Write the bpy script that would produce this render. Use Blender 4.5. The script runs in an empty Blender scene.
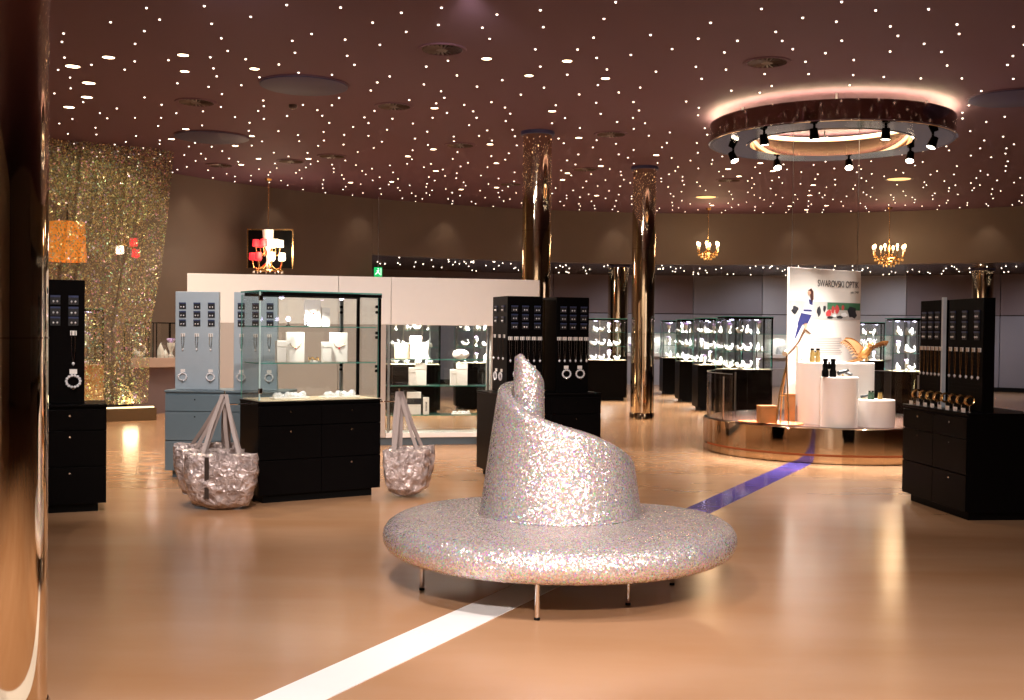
import bpy, bmesh, math, random
from mathutils import Vector, Matrix
random.seed(7)
PI = math.pi
R = math.radians
SC = bpy.context.scene
COL = SC.collection

# ------------------------------------------------------------------ camera
FPX = 1100.0                       # focal length in pixels of the 1024 x 700 frame
EYE = Vector((0.0, 0.0, 1.5))
pitch, roll = math.atan(20 / FPX), R(0.6)
cF = Vector((0, math.cos(pitch), -math.sin(pitch)))
cR0 = Vector((1, 0, 0)); cU0 = cR0.cross(cF)
cU = cU0 * math.cos(roll) - cR0 * math.sin(roll)
cR = cR0 * math.cos(roll) + cU0 * math.sin(roll)
cam_data = bpy.data.cameras.new('camera')
cam_data.sensor_width = 36.0; cam_data.lens = FPX / 1024 * 36.0
cam_data.clip_start = 0.05; cam_data.clip_end = 200
cam = bpy.data.objects.new('camera', cam_data); COL.objects.link(cam)
cam.matrix_world = Matrix((
    (cR.x, cU.x, -cF.x, EYE.x), (cR.y, cU.y, -cF.y, EYE.y), (cR.z, cU.z, -cF.z, EYE.z), (0, 0, 0, 1)))
SC.camera = cam

def ray(px, py):
    return cF + cR * ((px - 512) / FPX) + cU * ((350 - py) / FPX)
def onz(px, py, z):                # the point of a level plane seen at a pixel
    d = ray(px, py); return EYE + d * ((z - EYE.z) / d.z)
def ond(px, py, y):                # the point at a given depth seen at a pixel
    d = ray(px, py); return EYE + d * ((y - EYE.y) / d.y)
def topx(p):
    v = Vector(p) - EYE; w = v.dot(cF)
    return 512 + FPX * v.dot(cR) / w, 350 - FPX * v.dot(cU) / w

# ------------------------------------------------------------------ world, exposure
world = bpy.data.worlds.new('world'); SC.world = world; world.use_nodes = True
world.node_tree.nodes['Background'].inputs[0].default_value = (0.5, 0.4, 0.35, 1)
world.node_tree.nodes['Background'].inputs[1].default_value = 0.02
SC.view_settings.view_transform = 'Standard'; SC.view_settings.look = 'None'
SC.view_settings.gamma = 1.0; SC.view_settings.use_curve_mapping = False
SC.view_settings.exposure = 0.12
try:
    SC.cycles.sample_clamp_indirect = 4.0
    SC.cycles.max_bounces = 10; SC.cycles.transparent_max_bounces = 24
    SC.cycles.caustics_reflective = False; SC.cycles.caustics_refractive = False
except Exception: pass

CEIL = 4.3
RC = Vector((4.1, 14.1, 0))        # centre of the round shop
RW = 12.0                          # its wall radius
RB = 17.3                          # radius of the recess behind the bulkhead
WARM = (1.0, 0.80, 0.60)
WHITE = (1.0, 0.93, 0.86)
PALE = (1.0, 0.90, 0.87)

def lamp(kind, name, loc, power, color=WARM, size=0.06, target=None, angle=100, blend=0.6):
    l = bpy.data.lights.new(name, kind); l.energy = power; l.color = color
    if kind in ('POINT', 'SPOT'): l.shadow_soft_size = size
    if kind == 'SPOT': l.spot_size = R(angle); l.spot_blend = blend
    o = bpy.data.objects.new(name, l); COL.objects.link(o); o.location = loc
    if target is not None:
        o.rotation_euler = (Vector(target) - Vector(loc)).to_track_quat('-Z', 'Y').to_euler()
    return o

# downlights behind and above the camera: they light the sofa's front and the near floor
for x, y, p in ((-1.2, -0.6, 320), (1.2, -0.6, 320), (0.25, 2.4, 300), (-0.95, 3.3, 520), (2.9, 2.6, 480)):
    lamp('SPOT', 'downlight_beam', (x, y, CEIL - 0.05), p, PALE, 0.08, (x * 0.9, y + 1.2, 0), 110, 0.8)
# added frontal fill: unseen spots aimed at sofa, cases, display wall and drums
for x, y, p, tg, an in ((0.25, -1.0, 2500, (0.29, 6.48, 0.75), 30), (-3.4, 5.3, 520, (-3.1, 11.0, 1.2), 60), (-1.0, 5.3, 620, (-1.6, 9.8, 1.1), 56),
                        (-2.4, 8.4, 170, (-2.4, 14, 1.7), 84), (-0.4, 9.2, 220, (-0.2, 14.4, 1.9), 80), (0.9, 5.2, 330, (3.7, 9.4, 1.25), 40), (2.7, 7.6, 620, (4.0, 13.2, 0.95), 26)):
    lamp('SPOT', 'front_fill_beam', (x, y, CEIL - 0.05), p, PALE, 0.09, tg, an, 0.7)

# ------------------------------------------------------------------ materials
def nodes_of(m):
    m.use_nodes = True; nt = m.node_tree
    return nt, nt.nodes, nt.links, nt.nodes['Principled BSDF']
MATS = {}
def mat(name, color, rough=0.5, metal=0.0, vary=0.06, scale=12.0, bump=0.0, spec=0.5, emit=None, estr=0.0, coat=0.0, trans=0.0):
    if name in MATS: return MATS[name]
    m = bpy.data.materials.new(name); nt, N, L, b = nodes_of(m)
    tc = N.new('ShaderNodeTexCoord'); nz = N.new('ShaderNodeTexNoise')
    nz.inputs['Scale'].default_value = scale; nz.inputs['Detail'].default_value = 3
    L.new(tc.outputs['Object'], nz.inputs['Vector'])
    mx = N.new('ShaderNodeMix'); mx.data_type = 'RGBA'
    lo = tuple(c * (1 - vary) for c in color); hi = tuple(min(1, c * (1 + vary)) for c in color)
    mx.inputs[6].default_value = (*lo, 1); mx.inputs[7].default_value = (*hi, 1)
    L.new(nz.outputs['Fac'], mx.inputs[0]); L.new(mx.outputs[2], b.inputs['Base Color'])
    b.inputs['Roughness'].default_value = rough; b.inputs['Metallic'].default_value = metal
    b.inputs['Specular IOR Level'].default_value = spec
    b.inputs['Coat Weight'].default_value = coat; b.inputs['Coat Roughness'].default_value = 0.05
    b.inputs['Transmission Weight'].default_value = trans
    if bump:
        bp = N.new('ShaderNodeBump'); bp.inputs['Strength'].default_value = bump
        L.new(nz.outputs['Fac'], bp.inputs['Height']); L.new(bp.outputs['Normal'], b.inputs['Normal'])
    if emit:
        b.inputs['Emission Color'].default_value = (*emit, 1); b.inputs['Emission Strength'].default_value = estr
    MATS[name] = m; return m
def glow(name, color, strength, sample=False):
    if name in MATS: return MATS[name]
    m = bpy.data.materials.new(name); nt, N, L, b = nodes_of(m)
    N.remove(b); e = N.new('ShaderNodeEmission'); e.inputs[0].default_value = (*color, 1); e.inputs[1].default_value = strength
    L.new(e.outputs[0], N['Material Output'].inputs[0])
    if not sample:
        try: m.cycles.emission_sampling = 'NONE'
        except Exception: pass
    MATS[name] = m; return m
def glass(name, tint=(0.97, 0.99, 0.98), refl=1.0):
    if name in MATS: return MATS[name]
    m = bpy.data.materials.new(name); nt, N, L, b = nodes_of(m)
    N.remove(b)
    t = N.new('ShaderNodeBsdfTransparent'); t.inputs[0].default_value = (*tint, 1)
    g = N.new('ShaderNodeBsdfGlossy'); g.inputs['Roughness'].default_value = 0.02
    fr = N.new('ShaderNodeLayerWeight'); fr.inputs[0].default_value = 0.5
    pw_ = N.new('ShaderNodeMath'); pw_.operation = 'POWER'; pw_.inputs[1].default_value = 5.0; L.new(fr.outputs['Facing'], pw_.inputs[0])
    mu = N.new('ShaderNodeMath'); mu.operation = 'MULTIPLY_ADD'; mu.inputs[1].default_value = 0.9 * refl; mu.inputs[2].default_value = 0.05 * refl
    x = N.new('ShaderNodeMixShader')
    L.new(pw_.outputs[0], mu.inputs[0]); L.new(mu.outputs[0], x.inputs[0]); L.new(t.outputs[0], x.inputs[1]); L.new(g.outputs[0], x.inputs[2])
    L.new(x.outputs[0], N['Material Output'].inputs[0])
    MATS[name] = m; return m

def glitter_mat(name, base, scale, tilt=0.55, rough=0.28, metal=0.75, flake=0.35):
    """sequin fabric: every small cell is a flake with its own tilt and tint"""
    m = bpy.data.materials.new(name); nt, N, L, b = nodes_of(m)
    tc = N.new('ShaderNodeTexCoord'); v = N.new('ShaderNodeTexVoronoi'); v.inputs['Scale'].default_value = scale
    L.new(tc.outputs['Object'], v.inputs['Vector'])
    sub = N.new('ShaderNodeVectorMath'); sub.operation = 'SUBTRACT'; sub.inputs[1].default_value = (0.5, 0.5, 0.5)
    L.new(v.outputs['Color'], sub.inputs[0])
    sc = N.new('ShaderNodeVectorMath'); sc.operation = 'SCALE'; sc.inputs['Scale'].default_value = tilt * 2
    L.new(sub.outputs[0], sc.inputs[0])
    ge = N.new('ShaderNodeNewGeometry')
    ad = N.new('ShaderNodeVectorMath'); ad.operation = 'ADD'
    L.new(ge.outputs['Normal'], ad.inputs[0]); L.new(sc.outputs[0], ad.inputs[1])
    no = N.new('ShaderNodeVectorMath'); no.operation = 'NORMALIZE'; L.new(ad.outputs[0], no.inputs[0])
    L.new(no.outputs[0], b.inputs['Normal'])
    # iridescent tint per flake: mostly silver, a few warm, green and blue ones
    w = N.new('ShaderNodeTexWhiteNoise'); w.noise_dimensions = '3D'; L.new(v.outputs['Color'], w.inputs['Vector'])
    hs = N.new('ShaderNodeCombineColor'); hs.mode = 'HSV'; hs.inputs[1].default_value = 0.65; hs.inputs[2].default_value = 1.0
    L.new(w.outputs['Value'], hs.inputs[0])
    sp = N.new('ShaderNodeSeparateColor'); L.new(w.outputs['Color'], sp.inputs[0])
    rp = N.new('ShaderNodeValToRGB'); rp.color_ramp.elements[0].position = 0.55; rp.color_ramp.elements[1].position = 1.0
    rp.color_ramp.elements[1].color = (flake * 2, flake * 2, flake * 2, 1)
    L.new(sp.outputs[1], rp.inputs[0])
    br = N.new('ShaderNodeMix'); br.data_type = 'RGBA'
    br.inputs[6].default_value = (*[c * 0.76 for c in base], 1); br.inputs[7].default_value = (*[min(1, c * 1.25) for c in base], 1)
    L.new(sp.outputs[2], br.inputs[0])
    mx = N.new('ShaderNodeMix'); mx.data_type = 'RGBA'
    L.new(rp.outputs[0], mx.inputs[0]); L.new(br.outputs[2], mx.inputs[6]); L.new(hs.outputs[0], mx.inputs[7])
    L.new(mx.outputs[2], b.inputs['Base Color'])
    b.inputs['Roughness'].default_value = rough; b.inputs['Metallic'].default_value = metal
    return m, (N, L, b, v, w, sp)

M_black = mat('black_lacquer', (0.0035, 0.003, 0.003), 0.28, 0, 0.2, spec=0.03)
M_blackgap = mat('black_plinth', (0.003, 0.003, 0.003), 0.6, spec=0.1)
M_grey = mat('slate_blue_lacquer', (0.13, 0.19, 0.225), 0.45, 0, 0.05)
M_greyplinth = mat('slate_plinth', (0.07, 0.10, 0.12), 0.5)
M_greypeg = mat('pale_slate_panel', (0.42, 0.50, 0.55), 0.4, 0.15, 0.05)
M_white = mat('white_panel', (0.80, 0.77, 0.74), 0.45, 0, 0.02)
M_beige = mat('grey_beige_panel', (0.42, 0.37, 0.335), 0.5, 0, 0.03)
M_card = mat('white_card', (0.88, 0.83, 0.77), 0.5, 0, 0.02)
M_cream = mat('cream_card', (0.78, 0.62, 0.42), 0.5, 0, 0.05)
M_chrome = mat('chrome', (0.80, 0.79, 0.78), 0.08, 1.0, 0.02)
M_steel = mat('brushed_steel', (0.45, 0.47, 0.50), 0.3, 1.0, 0.05)
M_gold = mat('polished_gold', (0.88, 0.58, 0.25), 0.24, 1.0, 0.05)
M_bronze = mat('mirror_bronze', (0.52, 0.39, 0.27), 0.05, 1.0, 0.03, 2.0)
M_mirror = mat('column_mirror', (0.80, 0.66, 0.48), 0.045, 1.0, 0.03, 1.0)
M_glass = glass('clear_glass')
M_glassedge = mat('green_glass_edge', (0.10, 0.36, 0.30), 0.15, 0, 0.2, spec=0.8)
M_smoke = glass('rim_glass', (0.93, 0.91, 0.88))
M_crystal = mat('cut_crystal', (0.93, 0.92, 0.93), 0.08, 0.15, 0.05, 40, spec=1.0, coat=0.5)
M_lilac = mat('lilac_crystal', (0.62, 0.45, 0.85), 0.08, 0.15, 0.05, 40, spec=1.0, coat=0.5)
M_wood = mat('honey_wood', (0.42, 0.19, 0.06), 0.45, 0, 0.25, 8)
M_darkcard = mat('black_card', (0.010, 0.010, 0.012), 0.5)
M_bluecard = mat('midnight_blue_card', (0.03, 0.045, 0.11), 0.35)
M_ceil = mat('aubergine_ceiling', (0.098, 0.044, 0.072), 0.75, 0, 0.04, 1.5)
M_disc = mat('violet_blue_disc', (0.036, 0.031, 0.088), 0.6)
M_vent = mat('vent_metal', (0.06, 0.035, 0.03), 0.5)
M_wallup = mat('taupe_wall', (0.130, 0.098, 0.083), 0.55, 0, 0.14, 1.2)
M_walllow = mat('steel_blue_wall', (0.21, 0.20, 0.235), 0.4, 0.1, 0.08, 1.5)
M_wallpale = mat('pale_steel_wall', (0.36, 0.36, 0.40), 0.4, 0.1, 0.08, 1.5)
M_wallplum = mat('plum_wall', (0.16, 0.115, 0.125), 0.5, 0, 0.08, 1.5)
M_soffit = mat('dark_soffit', (0.03, 0.018, 0.012), 0.25)
M_star = glow('star_light', (1.0, 0.82, 0.66), 6.0)
M_down = glow('downlight_glow', (1.0, 0.72, 0.46), 12.0)
M_cove = glow('cove_glow', (1.0, 0.78, 0.46), 42.0, True)
M_bulb = glow('bulb_glow', (1.0, 0.62, 0.28), 14.0)
M_halogen = glow('halogen_glow', (0.78, 0.66, 1.0), 12.0)
M_spotlens = glow('spot_lens', (1.0, 0.86, 0.70), 16.0)
M_fairy = M_star

# ------------------------------------------------------------------ mesh builder
class MB:
    def __init__(s): s.v = []; s.f = []; s.m = []; s.sm = []
    def _add(s, vs, fs, mi=0, smooth=False, mx=None):
        o = len(s.v)
        for p in vs:
            p = Vector(p)
            s.v.append(tuple(mx @ p) if mx is not None else tuple(p))
        for f in fs:
            s.f.append([o + i for i in f]); s.m.append(mi); s.sm.append(smooth)
        return s
    def box(s, x0, x1, y0, y1, z0, z1, mi=0, mx=None, side=None):
        """side: material index of the narrow faces (for glass sheets)"""
        vs = [(x0, y0, z0), (x1, y0, z0), (x1, y1, z0), (x0, y1, z0), (x0, y0, z1), (x1, y0, z1), (x1, y1, z1), (x0, y1, z1)]
        fs = [(0, 3, 2, 1), (4, 5, 6, 7), (0, 1, 5, 4), (1, 2, 6, 5), (2, 3, 7, 6), (3, 0, 4, 7)]
        if side is None: return s._add(vs, fs, mi, False, mx)
        ax = min(((x1 - x0), 'x'), ((y1 - y0), 'y'), ((z1 - z0), 'z'))[1]
        big = {'z': (0, 1), 'y': (2, 4), 'x': (3, 5)}[ax]
        s._add(vs, [fs[i] for i in big], mi, False, mx)
        o = len(s.v) - 8
        for i in range(6):
            if i not in big: s.f.append([o + k for k in fs[i]]); s.m.append(side); s.sm.append(False)
        return s
    def lathe(s, prof, n=24, mi=0, mx=None, cap=True, a0=0.0, a1=2 * PI, closed=False):
        full = abs(a1 - a0 - 2 * PI) < 1e-6; k = n if full else n + 1
        vs = []; fs = []
        for i in range(k):
            a = a0 + (a1 - a0) * i / n; c, q = math.cos(a), math.sin(a)
            for r, z in prof: vs.append((r * c, r * q, z))
        m = len(prof); pr = m if closed else m - 1
        for i in range(n):
            j = (i + 1) % k
            for t in range(pr):
                u = (t + 1) % m
                fs.append((i * m + t, j * m + t, j * m + u, i * m + u))
        s._add(vs, fs, mi, True, mx)
        o = len(s.v) - len(vs)
        if full and cap and not closed:
            for t, rev in ((0, True), (m - 1, False)):
                if prof[t][0] > 1e-5:
                    ring = [o + i * m + t for i in range(n)]
                    s.f.append(ring[::-1] if rev else ring); s.m.append(mi); s.sm.append(False)
        if not full and closed:
            for i, rev in ((0, False), (n, True)):
                ring = [o + i * m + t for t in range(m)]
                s.f.append(ring[::-1] if rev else ring); s.m.append(mi); s.sm.append(False)
        return s
    def cyl(s, p0, p1, r0, r1=None, n=12, mi=0, mx=None):
        return s.tube([p0, p1], [r0, r0 if r1 is None else r1], n, mi, mx)
    def tube(s, path, rad, n=8, mi=0, mx=None, cap=True):
        P = [Vector(p) for p in path]
        if not isinstance(rad, (list, tuple)): rad = [rad] * len(P)
        vs = []; fs = []; ref = None
        for i, p in enumerate(P):
            t = (P[min(i + 1, len(P) - 1)] - P[max(i - 1, 0)]).normalized()
            if ref is None:
                ref = Vector((0, 0, 1)) if abs(t.z) < 0.9 else Vector((1, 0, 0))
            a = t.cross(ref); a.normalize(); b = t.cross(a).normalized(); ref = a.cross(t)
            for k in range(n):
                w = 2 * PI * k / n
                vs.append(p + a * (math.cos(w) * rad[i]) + b * (math.sin(w) * rad[i]))
        for i in range(len(P) - 1):
            for k in range(n):
                l = (k + 1) % n
                fs.append((i * n + k, i * n + l, (i + 1) * n + l, (i + 1) * n + k))
        s._add(vs, fs, mi, True, mx)
        if cap:
            o = len(s.v) - len(vs)
            s.f.append([o + k for k in range(n)][::-1]); s.m.append(mi); s.sm.append(False)
            o2 = o + (len(P) - 1) * n
            s.f.append([o2 + k for k in range(n)]); s.m.append(mi); s.sm.append(False)
        return s
    def ball(s, c, r, n=10, k=6, mi=0, mx=None, sq=(1, 1, 1)):
        vs = []; fs = []
        for i in range(k + 1):
            ph = PI * i / k
            for j in range(n):
                th = 2 * PI * j / n
                vs.append((c[0] + r * sq[0] * math.sin(ph) * math.cos(th), c[1] + r * sq[1] * math.sin(ph) * math.sin(th), c[2] + r * sq[2] * math.cos(ph)))
        for i in range(k):
            for j in range(n):
                l = (j + 1) % n
                fs.append((i * n + j, (i + 1) * n + j, (i + 1) * n + l, i * n + l))
        return s._add(vs, fs, mi, True, mx)
    def prism(s, poly, y0, y1, mi=0, mx=None):
        """polygon in x,z pushed from y0 to y1"""
        n = len(poly)
        vs = [(p[0], y0, p[1]) for p in poly] + [(p[0], y1, p[1]) for p in poly]
        fs = [list(range(n)), list(range(n, 2 * n))[::-1]] + [(i, i + n, (i + 1) % n + n, (i + 1) % n) for i in range(n)]
        return s._add(vs, fs, mi, False, mx)
    def build(s, name, mats, parent=None, bevel=0.0, loc=None, rotz=0.0, sharp=40, solid=0.0, merge=False):
        me = bpy.data.meshes.new(name); me.from_pydata(s.v, [], s.f)
        if not isinstance(mats, (list, tuple)): mats = [mats]
        for m in mats: me.materials.append(m)
        me.polygons.foreach_set('material_index', s.m); me.polygons.foreach_set('use_smooth', s.sm)
        bm = bmesh.new(); bm.from_mesh(me)
        if merge: bmesh.ops.remove_doubles(bm, verts=bm.verts, dist=1e-5)
        bmesh.ops.dissolve_degenerate(bm, edges=bm.edges, dist=1e-6)
        bmesh.ops.recalc_face_normals(bm, faces=bm.faces); bm.to_mesh(me); bm.free()
        me.set_sharp_from_angle(angle=R(sharp))
        o = bpy.data.objects.new(name, me); COL.objects.link(o)
        if parent is not None: o.parent = parent
        if loc is not None: o.location = loc
        o.rotation_euler.z = rotz
        if bevel:
            b = o.modifiers.new('bevel', 'BEVEL'); b.width = bevel; b.segments = 2; b.limit_method = 'ANGLE'; b.angle_limit = R(50)
        return o

def tag(o, label, cat, group=None, kind=None):
    o['label'] = label; o['category'] = cat
    if group: o['group'] = group
    if kind: o['kind'] = kind
    return o
def thing(name, label, cat, loc=(0, 0, 0), rotz=0.0, group=None):
    o = bpy.data.objects.new(name, None); COL.objects.link(o); o.empty_display_size = 0.1
    o.location = loc; o.rotation_euler = (0, 0, rotz)
    return tag(o, label, cat, group)
def struct(o): o['kind'] = 'structure'; return o
def copy_tree(o, parent=None):
    c = o.copy(); COL.objects.link(c)
    if parent is not None: c.parent = parent
    for ch in KIDS.get(o.name, [x for x in o.children]): copy_tree(ch, c)
    return c
KIDS = {}
PROTO = {}
def stamp(key, maker, label, cat, loc, rotz=0.0, group=None, scale=1.0):
    """first call builds the thing, the next ones copy it with all its parts"""
    if key not in PROTO:
        o = maker(); PROTO[key] = o
        def reg(x):
            KIDS[x.name] = list(x.children)
            for ch in x.children: reg(ch)
        reg(o)
    else: o = copy_tree(PROTO[key])
    o.location = loc; o.rotation_euler = (0, 0, rotz); o.scale = (scale,) * 3
    for k in ('group',):
        if k in o.keys(): del o[k]
    return tag(o, label, cat, group)
def frame(loc, rotz):
    return Matrix.Translation(Vector(loc)) @ Matrix.Rotation(rotz, 4, 'Z')
ORD = ['first', 'second', 'third', 'fourth', 'fifth', 'sixth', 'seventh', 'eighth', 'ninth', 'tenth', 'eleventh', 'twelfth']

# ------------------------------------------------------------------ the setting
# floor: polished honey-coloured cast floor with faint streaks
fm = bpy.data.materials.new('polished_cast_floor'); nt, N, L, b = nodes_of(fm)
tc = N.new('ShaderNodeTexCoord'); n1 = N.new('ShaderNodeTexNoise'); n1.inputs['Scale'].default_value = 0.55; n1.inputs['Detail'].default_value = 5
mp = N.new('ShaderNodeMapping'); mp.inputs['Scale'].default_value = (0.8, 2.6, 1); mp.inputs['Rotation'].default_value = (0, 0, 0.5)
L.new(tc.outputs['Object'], mp.inputs[0]); L.new(mp.outputs[0], n1.inputs['Vector'])
rp = N.new('ShaderNodeValToRGB')
rp.color_ramp.elements[0].position = 0.3; rp.color_ramp.elements[0].color = (0.44, 0.225, 0.105, 1)
rp.color_ramp.elements[1].position = 0.7; rp.color_ramp.elements[1].color = (0.53, 0.305, 0.170, 1)
L.new(n1.outputs['Fac'], rp.inputs[0]); L.new(rp.outputs[0], b.inputs['Base Color'])
n2 = N.new('ShaderNodeTexNoise'); n2.inputs['Scale'].default_value = 3.0; n2.inputs['Detail'].default_value = 4; L.new(mp.outputs[0], n2.inputs['Vector'])
mr = N.new('ShaderNodeMapRange'); mr.inputs[3].default_value = 0.18; mr.inputs[4].default_value = 0.27
L.new(n2.outputs['Fac'], mr.inputs[0]); L.new(mr.outputs[0], b.inputs['Roughness'])
b.inputs['Specular IOR Level'].default_value = 0.65; b.inputs['Coat Weight'].default_value = 0.25; b.inputs['Coat Roughness'].default_value = 0.16
struct(MB().box(-16, 26, -7, 36, -0.12, 0).build('floor', fm))
struct(MB().box(-16, 26, -7, 36, CEIL, CEIL + 0.15).build('ceiling', M_ceil))

def arc_wall(name, r0, r1, z0, z1, a0, a1, m, n=48):
    mb = MB(); mb.lathe([(r0, z0), (r1, z0), (r1, z1), (r0, z1)], n, 0, Matrix.Translation(RC), False, R(a0), R(a1), True)
    return struct(mb.build(name, m))
JAMB = 126.5
arc_wall('wall_left', RW, RW + 0.3, 0, CEIL, JAMB, 222, M_wallup, 60)
arc_wall('wall_upper', RW, RW + 0.3, 3.1, CEIL, -25, JAMB - 0.02, M_wallup, 80)
arc_wall('trim_1', RW + 0.302, RB, 3.1, 3.2, -25, JAMB - 0.02, M_soffit, 80)          # dark soffit over the recess
# rear wall of the recess: panels of different finish, with a shadow joint between upper and lower row
def ang(px, r=RB):
    d = ray(px, 340); o = Vector((EYE.x - RC.x, EYE.y - RC.y)); dd = Vector((d.x, d.y))
    A = dd.dot(dd); B = 2 * o.dot(dd); Cc = o.dot(o) - r * r
    t = (-B + math.sqrt(B * B - 4 * A * Cc)) / (2 * A)
    p = o + dd * t; return math.degrees(math.atan2(p.y, p.x))
edges = [(ang(360) + 12, ang(553), M_wallplum, M_walllow), (ang(553), ang(612), M_wallplum, M_walllow), (ang(612), ang(693), M_wallplum, M_walllow),
         (ang(693), ang(762), M_walllow, M_walllow), (ang(762), ang(906), M_wallpale, M_wallpale), (ang(906), ang(1000), M_wallplum, M_walllow), (ang(1000), -25, M_wallplum, M_walllow)]
for i, (a1, a0, mu, ml) in enumerate(edges):
    mb = MB()
    for z0, z1, mi in ((0.12, 2.0, 1), (2.025, 3.1, 0)):
        mb.lathe([(RB, z0), (RB + 0.25, z0), (RB + 0.25, z1), (RB, z1)], 12, mi, Matrix.Translation(RC), False, R(a0 + 0.06), R(a1), True)
    struct(mb.build('wall_recess_%d' % (i + 1), [mu, ml]))
arc_wall('wall_rear', RB + 0.26, RB + 0.5, 0, 3.3, -25, 140, M_soffit, 60)
arc_wall('baseboard_rear', RB - 0.02, RB + 0.02, 0, 0.12, -25, 138, M_blackgap, 60)
arc_wall('baseboard_left', RW - 0.02, RW - 0.001, 0, 0.12, JAMB, 222, M_blackgap, 60)
# closing walls beside and behind the camera
struct(MB().box(-7.2, -6.9, -6, 6.3, 0, CEIL).build('wall_near_left', M_wallup))
struct(MB().box(-7.2, 16, -6.3, -6, 0, CEIL).build('wall_back', M_white))
for x in (-4, -1.3, 1.4, 4.5): lamp('SPOT', 'wall_wash_beam', (x, -4.6, CEIL - 0.05), 420, WARM, 0.08, (x, -6, 1.8), 90, 0.8)
struct(MB().box(15.5, 15.8, -6, 10, 0, CEIL).build('wall_right', M_wallup))

# inlaid strip in the floor, pointing at the centre of the podium
sd = (Vector((4.08, 14.1, 0)) - Vector((-0.41, 5.32, 0))).normalized(); sn = Vector((sd.y, -sd.x, 0))
srot = math.atan2(sd.y, sd.x)
def strip(name, a, b_, m, seams=()):
    p0 = Vector((4.08, 14.1, 0)) - sd * a; ln = a - b_
    mb = MB(); cur = 0.0
    for s_ in list(seams) + [ln]:
        mb.box(cur, s_ - 0.006, -0.125, 0.125, -0.004, 0.003); cur = s_
    return struct(mb.build(name, m, None, 0, (p0.x, p0.y, 0), srot))
M_strip = mat('white_strip', (0.93, 0.90, 0.86), 0.25, 0, 0.02)
M_purple = mat('violet_glass_strip', (0.16, 0.11, 0.46), 0.08, 0, 0.55, 3.0, spec=0.9)
strip('trim_2', 14.6, 7.4, M_strip, (2.4, 4.8))
strip('trim_3', 7.38, 1.62, M_purple, [0.72 * k for k in range(1, 8)])

# ------------------------------------------------------------------ mirrored columns
def column(label, x, y, r, name='mirrored_column', z1=CEIL):
    t = thing(name, label, 'column', (x, y, 0), 0)
    MB().lathe([(r, 0.0), (r, z1 - 0.05)], 48).build('shaft', M_mirror, t)
    MB().lathe([(r + 0.012, 0), (r + 0.012, 0.10), (r + 0.004, 0.115)], 48).build('base_ring', M_bronze, t)
    MB().lathe([(r + 0.035, z1 - 0.05), (r + 0.035, z1)], 48).build('collar', M_disc, t)
    for z in (1.45, 2.9):
        MB().lathe([(r + 0.0025, z), (r + 0.0025, z + 0.006)], 48, cap=False).build('joint_ring', M_bronze, t)
    return t
p = onz(643, 420, 0); column('bronze mirrored round column right of the centre, standing free on the open floor', p.x, p.y + 0.2, 0.2)
column('bronze mirrored round column rising behind the white display wall', 0.33, 15.6, 0.205)
p = onz(617, 392.5, 0); column('bronze mirrored column behind, ending under the dark soffit', p.x, p.y, 0.25, z1=3.1)
column('bronze mirrored column at the far right behind the black tower', 11.35, 26.6, 0.25, z1=3.1)
column('bronze mirrored column in the left foreground, cut by the picture edge', -1.892, 4.0, 0.19)

# ------------------------------------------------------------------ glitter sofa
SX, SY = 0.29, 6.48
M_glit, _ = glitter_mat('silver_glitter_fabric', (0.72, 0.61, 0.57), 165.0, 0.40, 0.24, 0.60, 0.55)
sofa = thing('glitter_sofa', 'round silver glitter sofa with a snail-like rising spiral backrest', 'sofa', (SX, SY, 0))
def lerp_tab(tab, x):
    if x <= tab[0][0]: return tab[0][1]
    for (x0, y0), (x1, y1) in zip(tab, tab[1:]):
        if x <= x1:
            t = (x - x0) / (x1 - x0); t = t * t * (3 - 2 * t) if False else t
            return y0 + (y1 - y0) * t
    return tab[-1][1]
RT = [(-180, 1.04), (-90, 1.0), (-20, 1.03), (10, 1.04), (22, 1.02), (36, 0.90), (50, 0.80), (70, 0.76), (90, 0.80), (110, 0.93), (130, 1.01), (150, 1.04), (180, 1.04)]
mb = MB(); n = 96
rows = []
for i in range(n):
    a = -180 + 360 * i / n
    rr = sum(lerp_tab(RT, ((a + d + 180) % 360) - 180) for d in (-9, -4, 0, 4, 9)) / 5
    pr = [(0.0, 0.205), (rr - 0.30, 0.205), (rr - 0.12, 0.205), (rr - 0.06, 0.212), (rr - 0.022, 0.236), (rr - 0.004, 0.27), (rr, 0.30),
          (rr - 0.006, 0.332), (rr - 0.026, 0.362), (rr - 0.06, 0.385), (rr - 0.11, 0.402), (rr - 0.2, 0.418), (max(rr - 0.4, 0.4), 0.43), (0.3, 0.435), (0.0, 0.435)]
    rows.append([(q * math.cos(R(a)), q * math.sin(R(a)), z) for q, z in pr])
m_ = len(rows[0]); vs = [p for r_ in rows for p in r_]
fs = [(i * m_ + t, ((i + 1) % n) * m_ + t, ((i + 1) % n) * m_ + t + 1, i * m_ + t + 1) for i in range(n) for t in range(m_ - 1)]
mb._add(vs, fs, 0, True); mb.build('seat', M_glit, sofa, merge=True, sharp=80)
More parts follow.
